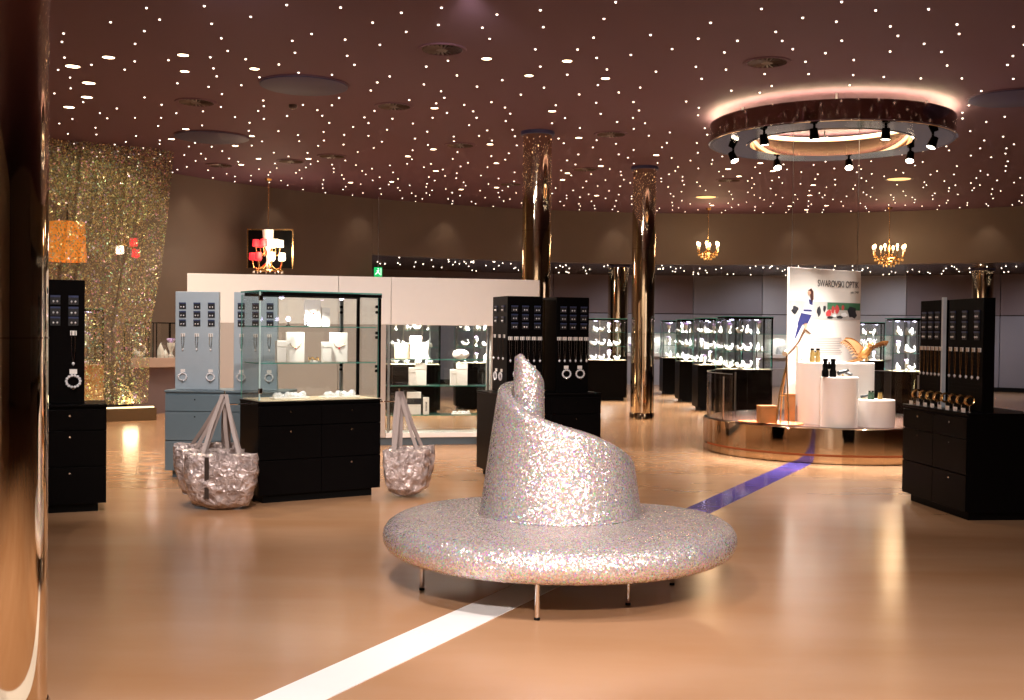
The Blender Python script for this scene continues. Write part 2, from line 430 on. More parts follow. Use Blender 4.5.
# backrest: a padded sheet wound one and a half turns, climbing as it winds
ZT = [(-50, 0.52), (-30, 0.60), (0, 0.72), (34, 0.83), (56, 0.905), (80, 0.955), (100, 0.99), (118, 1.03), (135, 1.08), (155, 1.145), (180, 1.185), (200, 1.195), (270, 1.20), (345, 1.19), (365, 1.21), (395, 1.255), (420, 1.285), (460, 1.325), (490, 1.355), (512, 1.37), (535, 1.345)]
RTB = [(-50, 0.47), (0, 0.485), (90, 0.495), (150, 0.49), (180, 0.475), (225, 0.40), (262, 0.28), (285, 0.19), (305, 0.125), (330, 0.11), (360, 0.11), (450, 0.11), (535, 0.105)]
CX = [(-50, 0.0), (90, 0.0), (180, 0.0), (225, -0.04), (270, -0.14), (300, -0.185), (330, -0.19), (360, -0.19), (535, -0.19)]
CY = [(-50, 0.0), (180, 0.0), (270, 0.04), (360, 0.03), (535, 0.03)]
ZB = 0.40
mb = MB(); rows = []; st = 5
def smooth(tab, x): return sum(lerp_tab(tab, x + d) for d in (-16, -8, 0, 8, 16)) / 5
for a in range(-50, 536, st):
    zt = smooth(ZT, a); rb = smooth(RTB, a); cx = smooth(CX, a); cy = smooth(CY, a)
    th = 0.085 if a < 290 else max(0.06, 0.085 - (a - 290) * 0.0006)
    e = min(1.0, (a + 50) / 12.0 + 0.35, (535 - a) / 14.0 + 0.35); thh = th * (e ** 0.5)
    lean = 0.105 if a < 200 else 0.105 * max(0.15, 1 - (a - 200) / 130)
    ring = []
    hh = zt - thh / 2
    def rad(z): return rb - lean * (z - ZB) / 0.75
    for k in range(7):
        z = ZB + (hh - ZB) * k / 6; ring.append((rad(z), z))
    for k in range(1, 8):
        w = PI * k / 8; ring.append((rad(hh) - thh / 2 + thh / 2 * math.cos(w), hh + thh / 2 * math.sin(w)))
    for k in range(7):
        z = hh + (ZB - hh) * k / 6; ring.append((rad(z) - thh, z))
    c, s_ = math.cos(R(a)), -math.sin(R(a))
    rows.append([(cx + r_ * c, cy + r_ * s_, z) for r_, z in ring])
m_ = len(rows[0]); vs = [p for r_ in rows for p in r_]
fs = [(i * m_ + t, (i + 1) * m_ + t, (i + 1) * m_ + t + 1, i * m_ + t + 1) for i in range(len(rows) - 1) for t in range(m_ - 1)]
fs += [tuple(range(m_)), tuple(range((len(rows) - 1) * m_, len(rows) * m_))[::-1]]
mb._add(vs, fs, 0, True); mb.build('backrest', M_glit, sofa, sharp=80)
# welt where the backrest meets the seat
path = [(smooth(RTB, a) * math.cos(R(a)) + smooth(CX, a), -smooth(RTB, a) * math.sin(R(a)) + smooth(CY, a), 0.437) for a in range(-45, 270, 6)]
MB().tube(path, 0.006, 6).build('welt', M_glit, sofa)
for px, py in ((422, 590), (537, 620), (628, 605), (672, 585)):
    p = onz(px, py, 0); l = MB().lathe([(0.011, 0.012), (0.0135, 0.02), (0.0135, 0.22)], 16).build('leg', M_chrome, sofa, 0, (p.x - SX, p.y - SY, 0))
    MB().lathe([(0.015, 0.0), (0.016, 0.008), (0.012, 0.014)], 16).build('foot', M_blackgap, l)
for x, y in ((0.55, 0.42), (-0.5, 0.6), (0.0, 0.72)):
    l = MB().lathe([(0.011, 0.012), (0.0135, 0.02), (0.0135, 0.22)], 16).build('leg', M_chrome, sofa, 0, (x, y, 0))
    MB().lathe([(0.015, 0.0), (0.016, 0.008), (0.012, 0.014)], 16).build('foot', M_blackgap, l)

# ------------------------------------------------------------------ cabinet base shared by cases and towers
def cabinet(t, w, d, h=0.87, body=M_black, plinth=M_blackgap, toe=0.07, cols=2, rows=(0.30, 0.29, 0.17), lock=M_chrome, locks=True, full=True):
    MB().box(-w / 2 + 0.06, w / 2 - 0.06, 0.06, d - 0.04, 0, toe + 0.005).build('plinth', plinth, t)
    MB().box(-w / 2, w / 2, 0.018, d, toe, h - 0.02).build('body', body, t, 0.003)
    MB().box(-w / 2 - 0.004, w / 2 + 0.004, -0.004, d + 0.004, h - 0.02, h).build('countertop', body, t, 0.003)
    if not full: return
    z = toe + 0.004; cw = w / cols
    for ri, rh in enumerate(rows):
        for c in range(cols):
            x0 = -w / 2 + c * cw + 0.003; x1 = x0 + cw - 0.006
            dr = MB().box(x0, x1, 0.0, 0.017, z, z + rh - 0.007).build('drawer', body, t, 0.002)
            if locks and not (ri == 0 and c == 0):
                MB().cyl(((x0 + x1) / 2, -0.003, z + rh - 0.055), ((x0 + x1) / 2, 0.001, z + rh - 0.055), 0.0075, n=10).build('lock', lock, dr)
        z += rh

# ------------------------------------------------------------------ glass display case
def glass_case(name, label, loc, rotz, w, d, h=1.77, base=0.87, body=M_black, shelves=(1.17, 1.47), group=None, full=True, lampc=M_halogen, deck=M_cream, backpanel=None):
    t = thing(name, label, 'display case', loc, rotz, group)
    cabinet(t, w, d, base, body, full=full)
    MB().box(-w / 2 + 0.02, w / 2 - 0.02, 0.02, d - 0.02, base, base + 0.008).build('deck', deck, t)
    g = [M_glass, M_glassedge]; e = 0.006
    MB().box(-w / 2 + 0.0105, w / 2 - 0.03, 0.004, 0.004 + e, base + 0.009, h - 0.03, 0, None, 1).build('front_pane', g, t)
    MB().box(-w / 2 + 0.004, w / 2 - 0.004, d - 0.010, d - 0.004, base + 0.009, h - 0.03, 0, None, 1).build('back_pane', g, t)
    MB().box(-w / 2 + 0.004, -w / 2 + 0.004 + e, 0.012, d - 0.012, base + 0.009, h - 0.03, 0, None, 1).build('side_pane', g, t)
    MB().box(w / 2 - 0.010, w / 2 - 0.004, 0.032, d - 0.012, base + 0.009, h - 0.03, 0, None, 1).build('side_pane', g, t)
    MB().box(-w / 2, w / 2, 0.0, d, h - 0.012, h, 0, None, 1).build('top_pane', g, t)
    f = MB()
    f.box(-w / 2 + 0.03, w / 2, 0.0, 0.018, h - 0.042, h - 0.013); f.box(-w / 2 + 0.03, w / 2, d - 0.03, d - 0.012, h - 0.042, h - 0.013)
    f.build('top_rail', M_black, t)
    if full: MB().box(-w / 2 - 0.002, -w / 2 + 0.010, -0.002, 0.010, base + 0.009, h - 0.013).build('glass_corner', mat('ground_glass_edge', (0.52, 0.72, 0.68), 0.12, 0, 0.1, spec=0.9), t)
    for x, y in ((w / 2 - 0.028, 0.004), (w / 2 - 0.03, d - 0.035)):
        MB().box(x, x + 0.024, y, y + 0.024, base + 0.009, h - 0.043).build('post', M_black, t)
    MB().box(w / 2 - 0.20, w / 2 - 0.175, d - 0.045, d - 0.016, base + 0.009, h - 0.043).build('post', M_steel, t)
    if not full:
        for x in (-w / 2 + 0.006, -w / 6, w / 6): MB().box(x, x + 0.014, 0.012, 0.026, base + 0.009, h - 0.045).build('glass_joint', M_chrome, t)
    if full:
        for z in (base + 0.07, h - 0.09):
            MB().box(-w / 2 - 0.003, -w / 2 + 0.03, -0.003, 0.022, z, z + 0.045).build('corner_clip', M_chrome, t, 0.003)
        for z in (base + 0.25, base + 0.29, base + 0.55, base + 0.59, h - 0.12, h - 0.17):
            MB().cyl((w / 2 - 0.045, 0.03, z), (w / 2 - 0.028, 0.03, z), 0.013, n=12).build('shelf_clamp', M_black, t)
            MB().cyl((w / 2 - 0.20, d - 0.06, z), (w / 2 - 0.20, d - 0.045, z), 0.013, n=12).build('shelf_clamp', M_black, t)
    for z in shelves:
        MB().box(-w / 2 + 0.015, w / 2 - 0.045, 0.02, d - 0.06, z, z + 0.008, 0, None, 1).build('shelf', g, t)
    if lampc is not None:
        for x in ((-w / 4), (w / 4)):
            l = MB().cyl((x, d * 0.5, h - 0.05), (x, d * 0.5, h - 0.013), 0.024, n=12).build('lamp', M_chrome, t)
            br_ = 0.019 if full else 0.034
            MB().lathe([(0.0, h - 0.064), (br_, h - 0.056), (br_ + 0.001, h - 0.05)], 12, 0, Matrix.Translation((x, d * 0.5, 0))).build('bulb', lampc, l)
    return t
def case_light(loc, rotz, d, z, power, color=WHITE, angle=130):
    p = frame(loc, rotz) @ Vector((0, d / 2, z)); lamp('SPOT', 'case_lamp_beam', p, power, color, 0.03, p + Vector((0, 0, -1)), angle, 0.5)

# near case
NC = (-1.65, 9.57, 0); NR = math.atan2(.53, .85)
near_case = glass_case('glass_display_case', 'near glass display case on a black drawer cabinet between the two bag bundles', NC, NR, 1.13, 0.5, 1.815, shelves=(1.19, 1.505))
case_light(NC, NR, 0.16, 1.75, 38)
NF = frame(NC, NR)
# bag hooks on both flanks of the near case
def necklace_stand(tint=M_card):
    t = thing('necklace_stand', 'x', 'y')
    MB().box(-0.075, 0.075, 0, 0.022, 0, 0.235).build('board', tint, t, 0.003)
    pts = [(0.045 * math.cos(a), -0.003, 0.150 + 0.035 * math.sin(a)) for a in [PI + PI * k / 12 for k in range(13)]]
    c = MB().tube(pts, 0.0022, 6).build('necklace', M_gold, t); MB().ball((0, -0.005, 0.108), 0.008).build('pendant', mat('ruby_gem', (0.5, 0.03, 0.03), 0.1), c)
    return t
def small_box(w=0.075, d=0.05, h=0.17, m=M_card, name='gift_box'):
    def mk():
        t = thing(name, 'x', 'y')
        MB().box(-w / 2, w / 2, 0, d, 0, h * 0.72).build('box_body', m, t, 0.003)
        MB().box(-w / 2 - 0.002, w / 2 + 0.002, -0.002, d + 0.002, h * 0.72 + 0.001, h).build('lid', m, t, 0.003)
        return t
    return mk
def on_case(key, mk, label, cat, x, y, z, rz=0.0, group=None, F=NF, rot=NR, s=1.0):
    p = F @ Vector((x, y, z)); return stamp(key, mk, label, cat, p, rot + rz, group, s)
g_ = 'boards and boxes in the near glass case'
on_case('neck', necklace_stand, 'tall cream necklace board on the top shelf of the near glass case', 'display board', 0.02, 0.28, 1.5135, 0, g_, s=1.02)
on_case('sbox', small_box(), 'slim pale box beside the necklace board on the top shelf of the near case', 'box', 0.155, 0.30, 1.5135, 0, g_)
on_case('neck', necklace_stand, 'cream necklace board left on the middle shelf of the near case', 'display board', -0.17, 0.2, 1.1985, 0, g_, s=1.12)
on_case('sbox', small_box(), 'slim pale box at the left end of the middle shelf of the near case', 'box', -0.31, 0.16, 1.1985, 0, g_, s=1.1)
on_case('neck', necklace_stand, 'cream necklace board right on the middle shelf of the near case', 'display board', 0.24, 0.2, 1.1985, 0, g_, s=1.12)
on_case('sbox', small_box(), 'slim pale box left of the right necklace board in the near case', 'box', 0.115, 0.16, 1.1985, 0, g_, s=1.05)

def jewel_pile():
    t = thing('jewellery_tray', 'x', 'y')
    MB().box(-0.13, 0.13, -0.06, 0.06, 0, 0.012).build('tray', M_card, t, 0.003)
    rng = random.Random(3); 
    for k in range(9):
        x, y = -0.105 + 0.026 * k, rng.uniform(-0.035, 0.035); h = rng.uniform(0.02, 0.042)
        MB().lathe([(0.024, 0.0125), (0.026, 0.012 + h * 0.5), (0.012, 0.012 + h), (0.0, 0.014 + h)], 7, 0, Matrix.Translation((x, y, 0))).build('crystal', M_crystal, t, sharp=15)
    return t
on_case('jewel', jewel_pile, 'left heap of white crystals on the deck of the near glass case', 'jewellery', -0.22, 0.2, 0.879, 0, 'crystal heaps in the near case', s=1.25)
on_case('jewel', jewel_pile, 'right heap of white crystals on the deck of the near glass case', 'jewellery', 0.24, 0.18, 0.879, 0.1, 'crystal heaps in the near case', s=1.3)
def glint_puck():  # glowing ball on a stem, standing in for a light reflected above the shelf
    t = thing('lamp_glint', 'x', 'y')
    MB().lathe([(0.02, 0), (0.02, 0.006), (0.006, 0.012), (0.006, 0.045)], 12).build('stem', M_chrome, t)
    MB().ball((0, 0, 0.062), 0.02).build('bulb', M_halogen, t)
    return t
on_case('puck', glint_puck, 'left violet-white glint of a reflected light on the top shelf of the near case', 'lamp', -0.26, 0.14, 1.5135, 0, 'light glints on the top shelf of the near case')
on_case('puck', glint_puck, 'right violet-white glint of a reflected light on the top shelf of the near case', 'lamp', -0.10, 0.12, 1.5135, 0, 'light glints on the top shelf of the near case')
def wire_bracelet():
    t = thing('bracelet', 'x', 'y')
    pts = [(0.045 * math.cos(a), 0.03 * math.sin(a), 0.03 + 0.012 * math.sin(5 * a)) for a in [2 * PI * k / 24 for k in range(25)]]
    MB().tube(pts, 0.005, 6).build('band', M_gold, t); MB().box(-0.03, 0.03, -0.02, 0.02, 0, 0.012).build('stand', M_card, t)
    return t
on_case('brace', wire_bracelet, 'gold wire bracelet between the boards on the middle shelf of the near case', 'bracelet', 0.0, 0.2, 1.1985)

# ------------------------------------------------------------------ bags
bm_ = bpy.data.materials.new('crumpled_silver_film'); nt, N, L, b = nodes_of(bm_)
tc = N.new('ShaderNodeTexCoord'); v1 = N.new('ShaderNodeTexVoronoi'); v1.inputs['Scale'].default_value = 17; v1.feature = 'F2'
n1 = N.new('ShaderNodeTexNoise'); n1.inputs['Scale'].default_value = 9; n1.inputs['Detail'].default_value = 6; n1.inputs['Distortion'].default_value = 1.2
L.new(tc.outputs['Object'], v1.inputs['Vector']); L.new(tc.outputs['Object'], n1.inputs['Vector'])
ad = N.new('ShaderNodeMath'); ad.operation = 'ADD'; L.new(v1.outputs['Distance'], ad.inputs[0]); L.new(n1.outputs['Fac'], ad.inputs[1])
bp = N.new('ShaderNodeBump'); bp.inputs['Strength'].default_value = 0.9; bp.inputs['Distance'].default_value = 0.035
L.new(ad.outputs[0], bp.inputs['Height']); L.new(bp.outputs['Normal'], b.inputs['Normal'])
rp = N.new('ShaderNodeValToRGB'); rp.color_ramp.elements[0].position = 0.3; rp.color_ramp.elements[0].color = (0.22, 0.16, 0.14, 1)
rp.color_ramp.elements[1].position = 0.7; rp.color_ramp.elements[1].color = (0.66, 0.55, 0.51, 1)
L.new(n1.outputs['Fac'], rp.inputs[0]); L.new(rp.outputs[0], b.inputs['Base Color'])
b.inputs['Metallic'].default_value = 0.30; b.inputs['Roughness'].default_value = 0.2; b.inputs['Coat Weight'].default_value = 0.4
M_bag = bm_
M_strap = mat('taupe_strap', (0.32, 0.25, 0.22), 0.5)
M_darkbag = mat('dark_bag_lining', (0.05, 0.035, 0.03), 0.4, 0.3)
def bag(label, loc, rotz, w, h, dp, top, hook, seed, group):
    """crumpled tote: flat mouth, bellied rounded bottom, two long handles drawn up to the hook"""
    t = thing('tote_bag', label, 'bag', loc, rotz, group); rng = random.Random(seed)
    mb = MB(); nu, nv = 40, 22; vs = []; ph = [rng.uniform(0, 6.28) for _ in range(8)]
    for j in range(nv + 1):
        v = j / nv; z = h * v                               # 0 bottom .. 1 mouth
        hw = w / 2 * (1.0 - 0.24 * (1 - v) ** 3.5); th = dp / 2 * (0.25 + 1.1 * (math.sin(PI * min(1, 0.12 + (1 - v) * 0.72)) ** 0.8)) * (1 if v < 0.97 else 0.9)
        zz = z + 0
        if v < 0.12: th *= (v / 0.12) ** 0.5
        for i in range(nu):
            a = 2 * PI * i / nu; c, s_ = math.cos(a), math.sin(a)
            x = hw * (abs(c) ** 0.55) * (1 if c >= 0 else -1); y = th * (abs(s_) ** 0.8) * (1 if s_ >= 0 else -1)
            wr = 0.007 * math.sin(x * 38 + ph[0] + z * 9) + 0.004 * math.sin(x * 71 + z * 46 + ph[1]) + 0.004 * math.sin(z * 60 + ph[2] - x * 25)
            sag = -0.05 * h * (1 - abs(x) / max(hw, .01)) * (1 - v) + 0.05 * (1 - v) * (abs(x) / (w / 2)) ** 2
            vs.append((x + wr * 0.5, y + wr * (1 if s_ >= 0 else -1), zz + sag + 0.05 * h + 0.006 * math.sin(x * 40 + ph[3])))
    fs = [(j * nu + i, j * nu + (i + 1) % nu, (j + 1) * nu + (i + 1) % nu, (j + 1) * nu + i) for j in range(nv) for i in range(nu)]
    fs.append(tuple(range(nu))[::-1])
    mb._add(vs, fs, 0, True); body = mb.build('bag_body', M_bag, t, sharp=70); body.location.z = top - h * 1.05
    s_ = body.modifiers.new('solid', 'SOLIDIFY'); s_.thickness = 0.003
    zt = top
    hk = Matrix.Rotation(-rotz, 4, 'Z') @ (Vector(hook) - Vector(loc))
    for sg, off in ((-1, -0.35), (1, 0.35)):
        for fx in (-0.27, 0.27):
            p0 = Vector((w * fx, sg * dp * 0.16, zt - 0.06)); p3 = hk + Vector((rng.uniform(-0.02, 0.02), sg * 0.012, 0))
            mid = p0.lerp(p3, 0.5) + Vector((rng.uniform(-0.012, 0.012), sg * 0.015, -0.02))
            pts = [p0.lerp(mid, k / 4) for k in range(4)] + [mid.lerp(p3, k / 4) for k in range(5)]
            st = MB()
            prev = None; vs = []
            for p in pts:
                vs += [p + Vector((-0.016, -0.003, 0)), p + Vector((0.016, -0.003, 0)), p + Vector((0.016, 0.003, 0)), p + Vector((-0.016, 0.003, 0))]
            fs = []
            for k in range(len(pts) - 1):
                for q in range(4): fs.append((k * 4 + q, k * 4 + (q + 1) % 4, k * 4 + 4 + (q + 1) % 4, k * 4 + 4 + q))
            fs += [(3, 2, 1, 0), tuple(len(vs) - 4 + q for q in range(4))]
            st._add(vs, fs, 0, False); st.build('handle', M_strap, t)
    pts = [(-w / 2 * 0.95, -dp * 0.19, zt - 0.004), (-w * 0.2, -dp * 0.22, zt - 0.004), (w * 0.2, -dp * 0.22, zt - 0.004), (w / 2 * 0.95, -dp * 0.19, zt - 0.004)]
    MB().tube(pts, 0.007, 6).build('rim_tape', M_strap, t)
    sx = -0.16 * w
    if seed == 1: MB().box(sx - 0.018, sx + 0.018, -dp * 0.60 - 0.006, -dp * 0.60, zt - 0.36, zt - 0.02).build('closing_strap', M_darkbag, t, 0.002)
    return t
hkL = Vector((-2.43, 9.31, 0.93)); gb = 'metallic totes hanging left of the near case'
bag('front silver tote of the bundle hanging left of the near glass case', (-2.38, 9.03, 0), 0.05, 0.60, 0.45, 0.17, 0.46, hkL, 1, gb)
bag('dark-edged silver tote peeking out behind the front tote, left bundle', (-2.54, 9.27, 0), 0.16, 0.56, 0.40, 0.11, 0.47, hkL + Vector((-.01, .03, -.01)), 2, gb)
bag('rearmost silver tote of the left bundle, against the slate cabinet side', (-2.63, 9.46, 0), 0.22, 0.54, 0.38, 0.10, 0.50, hkL + Vector((-.02, .06, -.02)), 3, gb)
hkR = Vector((-1.02, 9.97, 0.93)); gb = 'metallic totes hanging right of the near case'
bag('front silver tote hanging right of the near glass case', (-0.93, 9.76, 0), 0.25, 0.42, 0.40, 0.13, 0.43, hkR, 4, gb)
bag('silver tote squeezed between the front right tote and the near case', (-0.90, 9.97, 0), 0.30, 0.42, 0.40, 0.11, 0.44, hkR + Vector((0, .05, 0)), 5, gb)
for hk, lx in ((hkL, -0.565), (hkR, 0.565)):
    q = NF.inverted() @ hk
    MB().tube([(lx * 0.98, q.y + 0.05, 0.84), (q.x, q.y + 0.05, 0.84), (q.x, q.y, 0.90), (q.x, q.y, 0.96)], 0.006, 8).build('bag_hook', M_chrome, near_case)

# ------------------------------------------------------------------ jewellery towers
def earring_card(back=M_darkcard):
    def mk():
        t = thing('earring_card', 'x', 'y')
        MB().box(-0.034, 0.034, -0.008, 0, -0.03, 0.022).build('card', back, t)
        MB().box(-0.034, 0.034, -0.012, -0.001, 0.0225, 0.036).build('card_header', M_bluecard, t)
        for x in (-0.013, 0.013):
            MB().lathe([(0.0, -0.010), (0.0065, -0.003), (0.0075, 0.002), (0.0, 0.009)], 8, 0, Matrix.Translation((x, -0.013, -0.008))).build('earring', M_crystal, t, sharp=15)
        return t
    return mk
def pendant_strand(m=M_chrome, ln=0.2):
    def mk():
        t = thing('pendant_strand', 'x', 'y')
        MB().box(-0.022, 0.022, -0.008, 0, 0.0, 0.034).build('card', M_card, t)
        mb = MB()
        for sx in (-0.011, 0.011):
            mb.tube([(sx, -0.012, 0.03), (sx * 1.1, -0.012, -ln * 0.5), (sx * 0.3, -0.012, -ln)], 0.0028, 5)
        mb.build('chain', m, t)
        MB().lathe([(0.0, -ln - 0.024), (0.011, -ln - 0.01), (0.009, -ln), (0.0, -ln + 0.008)], 8, 0, Matrix.Translation((0, -0.013, 0))).build('gem', M_crystal, t, sharp=15)
        return t
    return mk
def ring_bracelet():
    t = thing('bracelet', 'x', 'y')
    MB().box(-0.022, 0.022, -0.008, 0, 0.045, 0.075).build('card', M_card, t)
    mb = MB()
    for k in range(14):
        a = 2 * PI * k / 14; mb.ball((0.040 * math.cos(a), -0.016, 0.0 + 0.036 * math.sin(a)), 0.0095, 7, 5)
    mb.build('beads', M_crystal, t); MB().ball((0, -0.02, -0.045), 0.010, 8, 6).build('charm', M_chrome, t)
    return t
def tower(name, label, loc, rotz, w, d, panels, py, pd, ztop, peg, body, plinth, gapm=None, fin=False, base=0.87, lock=M_chrome, slots=True):
    t = thing(name, label, 'display tower', loc, rotz, 'jewellery display towers')
    cabinet(t, w, d, base, body, plinth, lock=lock)
    for x0, x1 in panels:
        pn = MB().box(x0, x1, py, py + pd, base + 0.001, ztop).build('panel', peg, t, 0.004)
        if slots:
            mb = MB()
            for k in range(12):
                z = base + 0.16 + k * 0.032
                mb.box(x0 + 0.05, x1 - 0.05, py - 0.0015, py + 0.001, z, z + 0.005)
            mb.build('slot_rows', plinth if body is not M_grey else M_greypeg, pn)
    for (a0, a1), (b0, b1) in zip(panels, panels[1:]):
        if gapm is not None: MB().box(a1 + 0.001, b0 - 0.001, py + pd * 0.7, py + pd * 0.7 + 0.012, base + 0.001, ztop - 0.02).build('gap_mirror', gapm, t)
        if fin: MB().box((a1 + b0) / 2 - 0.011, (a1 + b0) / 2 + 0.011, py - 0.035, py, base + 0.002, ztop + 0.02).build('glass_fin', mat('bevelled_glass', (0.78, 0.86, 0.98), 0.15, 0.2, 0.15, 9, spec=1.0, coat=0.6), t)
    return t
def dress(F, rot, pan, x0, x1, py, zc, what, group, key, mk, z, xs=None, n=None, y=-0.001, rz=0.0, s=1.0, cat='earrings'):
    xs = xs if xs is not None else [x0 + (x1 - x0) * (k + 0.5) / n for k in range(n)]
    for k, x in enumerate(xs):
        p = F @ Vector((x, py + y, z)); lab = what % ORD[k] if len(xs) > 1 else what
        stamp(key, mk, lab, cat, p, rot + rz, group, s)
ROWN = ['top', 'middle', 'bottom']

# slate tower left of the near case
GL = (-2.83, 10.85, 0); GR = R(-2)
GP = [(-0.54, -0.10), (0.05, 0.49)]
tower('slate_display_tower', 'pale slate-blue jewellery tower on a slate drawer cabinet left of the near case', GL, GR, 1.2, 0.5, GP, 0.12, 0.05, 1.85, M_greypeg, M_grey, M_greyplinth, lock=M_black)
GF = frame(GL, GR)
for pi, (x0, x1) in enumerate(GP):
    side = ('left panel', 'right panel')[pi]
    for r_, z in enumerate((1.705, 1.62, 1.535)):
        dress(GF, GR, pi, x0 + 0.0, x1, 0.12, 0, '%%s black earring card in the %s row on the slate tower, %s' % (ROWN[r_], side), 'earring cards on the slate tower', 'ecard', earring_card(), z, [x0 + 0.075, x0 + 0.22, x0 + 0.365])
    dress(GF, GR, pi, x0, x1, 0.12, 0, '%%s silver pendant hanging in the upper row on the slate tower, %s' % side, 'pendants on the slate tower', 'pshort', pendant_strand(M_chrome, 0.12), 1.40, [x0 + 0.08, x0 + 0.22, x0 + 0.36], cat='pendant')
    dress(GF, GR, pi, x0, x1, 0.12, 0, '%%s bead bracelet low on the slate tower, %s' % side, 'bracelets on the slate tower', 'rbrace', ring_bracelet, 1.0, [x0 + 0.08, x0 + 0.36], cat='bracelet')

# black tower at the left edge
LR_ = R(22); u = Vector((math.cos(LR_), math.sin(LR_), 0)); LL = Vector((-3.26, 8.85, 0)) - u * 0.55
tower('black_display_tower', 'black jewellery tower on a drawer cabinet at the left picture edge', LL, LR_, 1.1, 0.5, [(-0.47, -0.06), (-0.02, 0.385)], 0.12, 0.12, 1.865, M_black, M_black, M_blackgap, slots=False)
LF = frame(LL, LR_)
for r_, z in enumerate((1.70, 1.61, 1.53)):
    dress(LF, LR_, 0, 0, 0, 0.12, 0, '%%s black earring card in the %s row on the left edge tower' % ROWN[r_], 'earring cards on the left edge tower', 'ecard', earring_card(), z, [0.165, 0.30], s=1.1)
dress(LF, LR_, 0, 0, 0, 0.12, 0, 'silver pendant strand hanging on the left edge tower', 'pendants on the left edge tower', 'plong', pendant_strand(), 1.42, [0.30], s=1.1, cat='pendant')
dress(LF, LR_, 0, 0, 0, 0.12, 0, 'crystal bead bracelet low on the left edge tower', 'bracelets on the left edge tower', 'rbrace', ring_bracelet, 1.05, [0.30], s=1.3, cat='bracelet')

# black twin tower behind the sofa
CR_ = R(20); u = Vector((math.cos(CR_), math.sin(CR_), 0)); CL = Vector((-0.12, 10.8, 0)) + u * 0.55
CP = [(-0.42, -0.04), (0.11, 0.47)]
tower('black_display_tower', 'black twin jewellery tower on a drawer cabinet right behind the glitter sofa', CL, CR_, 1.1, 0.7, CP, 0.15, 0.45, 1.84, M_black, M_black, M_blackgap, gapm=M_bronze, slots=False)
CFm = frame(CL, CR_)
for pi, (x0, x1) in enumerate(CP):
    side = ('left panel', 'right panel')[pi]; w_ = x1 - x0
    for r_, z in enumerate((1.71, 1.625, 1.54)):
        dress(CFm, CR_, pi, x0, x1, 0.15, 0, '%%s earring card in the %s row on the twin tower, %s' % (ROWN[r_], side), 'earring cards on the twin tower', 'ecard', earring_card(), z, [x0 + 0.075, x0 + w_ / 2, x1 - 0.06])
    dress(CFm, CR_, pi, x0, x1, 0.15, 0, '%%s silver pendant strand from the left on the twin tower, %s' % side, 'pendants on the twin tower', 'plong', pendant_strand(), 1.40, n=6, cat='pendant')
    dress(CFm, CR_, pi, x0, x1, 0.15, 0, '%%s crystal bracelet low on the twin tower, %s' % side, 'bracelets on the twin tower', 'rbrace', ring_bracelet, 1.06, [x0 + 0.11, x1 - 0.10], s=1.1, cat='bracelet')
# its left flank
for r_, z in enumerate((1.71, 1.60)):
    for k, y in enumerate((0.48, 0.27)):
        p = CFm @ Vector((-0.421, y, z))
        stamp('ecard', earring_card(), '%s earring card in the %s row on the left flank of the twin tower' % (ORD[k], ('upper', 'lower')[r_]), 'earrings', p, CR_ - PI / 2, 'earring cards on the twin tower flank')
for k, y in enumerate((0.52, 0.37, 0.23)):
    p = CFm @ Vector((-0.421, y, 1.42)); stamp('plong', pendant_strand(), '%s silver pendant strand on the left flank of the twin tower' % ORD[k], 'pendant', p, CR_ - PI / 2, 'pendants on the twin tower flank')
for k, y in enumerate((0.46, 0.30)):
    p = CFm @ Vector((-0.421, y, 1.03)); stamp('rbrace', ring_bracelet, '%s crystal bracelet low on the left flank of the twin tower' % ORD[k], 'bracelet', p, CR_ - PI / 2, 'bracelets on the twin tower flank')

# black tower at the right edge
RR_ = R(-85); RL = Vector((3.60, 9.38, 0))
RP = [(-0.56, -0.13), (-0.03, 0.55)]
tower('black_display_tower', 'black jewellery tower with glass fin on a drawer cabinet at the right picture edge', RL, RR_, 1.16, 0.62, RP, 0.14, 0.10, 1.80, M_black, M_black, M_blackgap, fin=True, slots=True)
RF = frame(RL, RR_)
for pi, (x0, x1) in enumerate(RP):
    side = ('far panel', 'near panel')[pi]; w_ = x1 - x0
    for r_, z in enumerate((1.66, 1.575, 1.49)):
        dress(RF, RR_, pi, x0, x1, 0.14, 0, '%%s earring card in the %s row on the right edge tower, %s' % (ROWN[r_], side), 'earring cards on the right edge tower', 'ecard', earring_card(), z, [x0 + 0.09, x0 + w_ / 2, x1 - 0.09], s=1.1)
    dress(RF, RR_, pi, x0, x1, 0.14, 0, '%%s gold pendant strand from the far end on the right edge tower, %s' % side, 'pendants on the right edge tower', 'pgold', pendant_strand(M_gold, 0.2), 1.36, n=6, cat='pendant')
def watch_stand():
    t = thing('bracelet_stand', 'x', 'y')
    MB().lathe([(0.03, 0), (0.03, 0.006), (0.005, 0.012), (0.005, 0.06)], 12).build('stand', M_chrome, t)
    pts = [(0.0, 0.042 * math.cos(a), 0.095 + 0.036 * math.sin(a)) for a in [2 * PI * k / 20 for k in range(21)]]
    MB().tube(pts, 0.010, 7).build('bracelet', M_gold, t)
    MB().box(-0.03, 0.03, -0.055, -0.05, 0.0, 0.035).build('price_card', M_card, t)
    return t
for k in range(8):
    p = RF @ Vector((-0.47 + k * 0.135, 0.075, 0.8705)); stamp('wstand', watch_stand, '%s gold bracelet stand from the far end on the right edge counter' % ORD[k], 'bracelet', p, RR_, 'bracelet stands on the right counter')

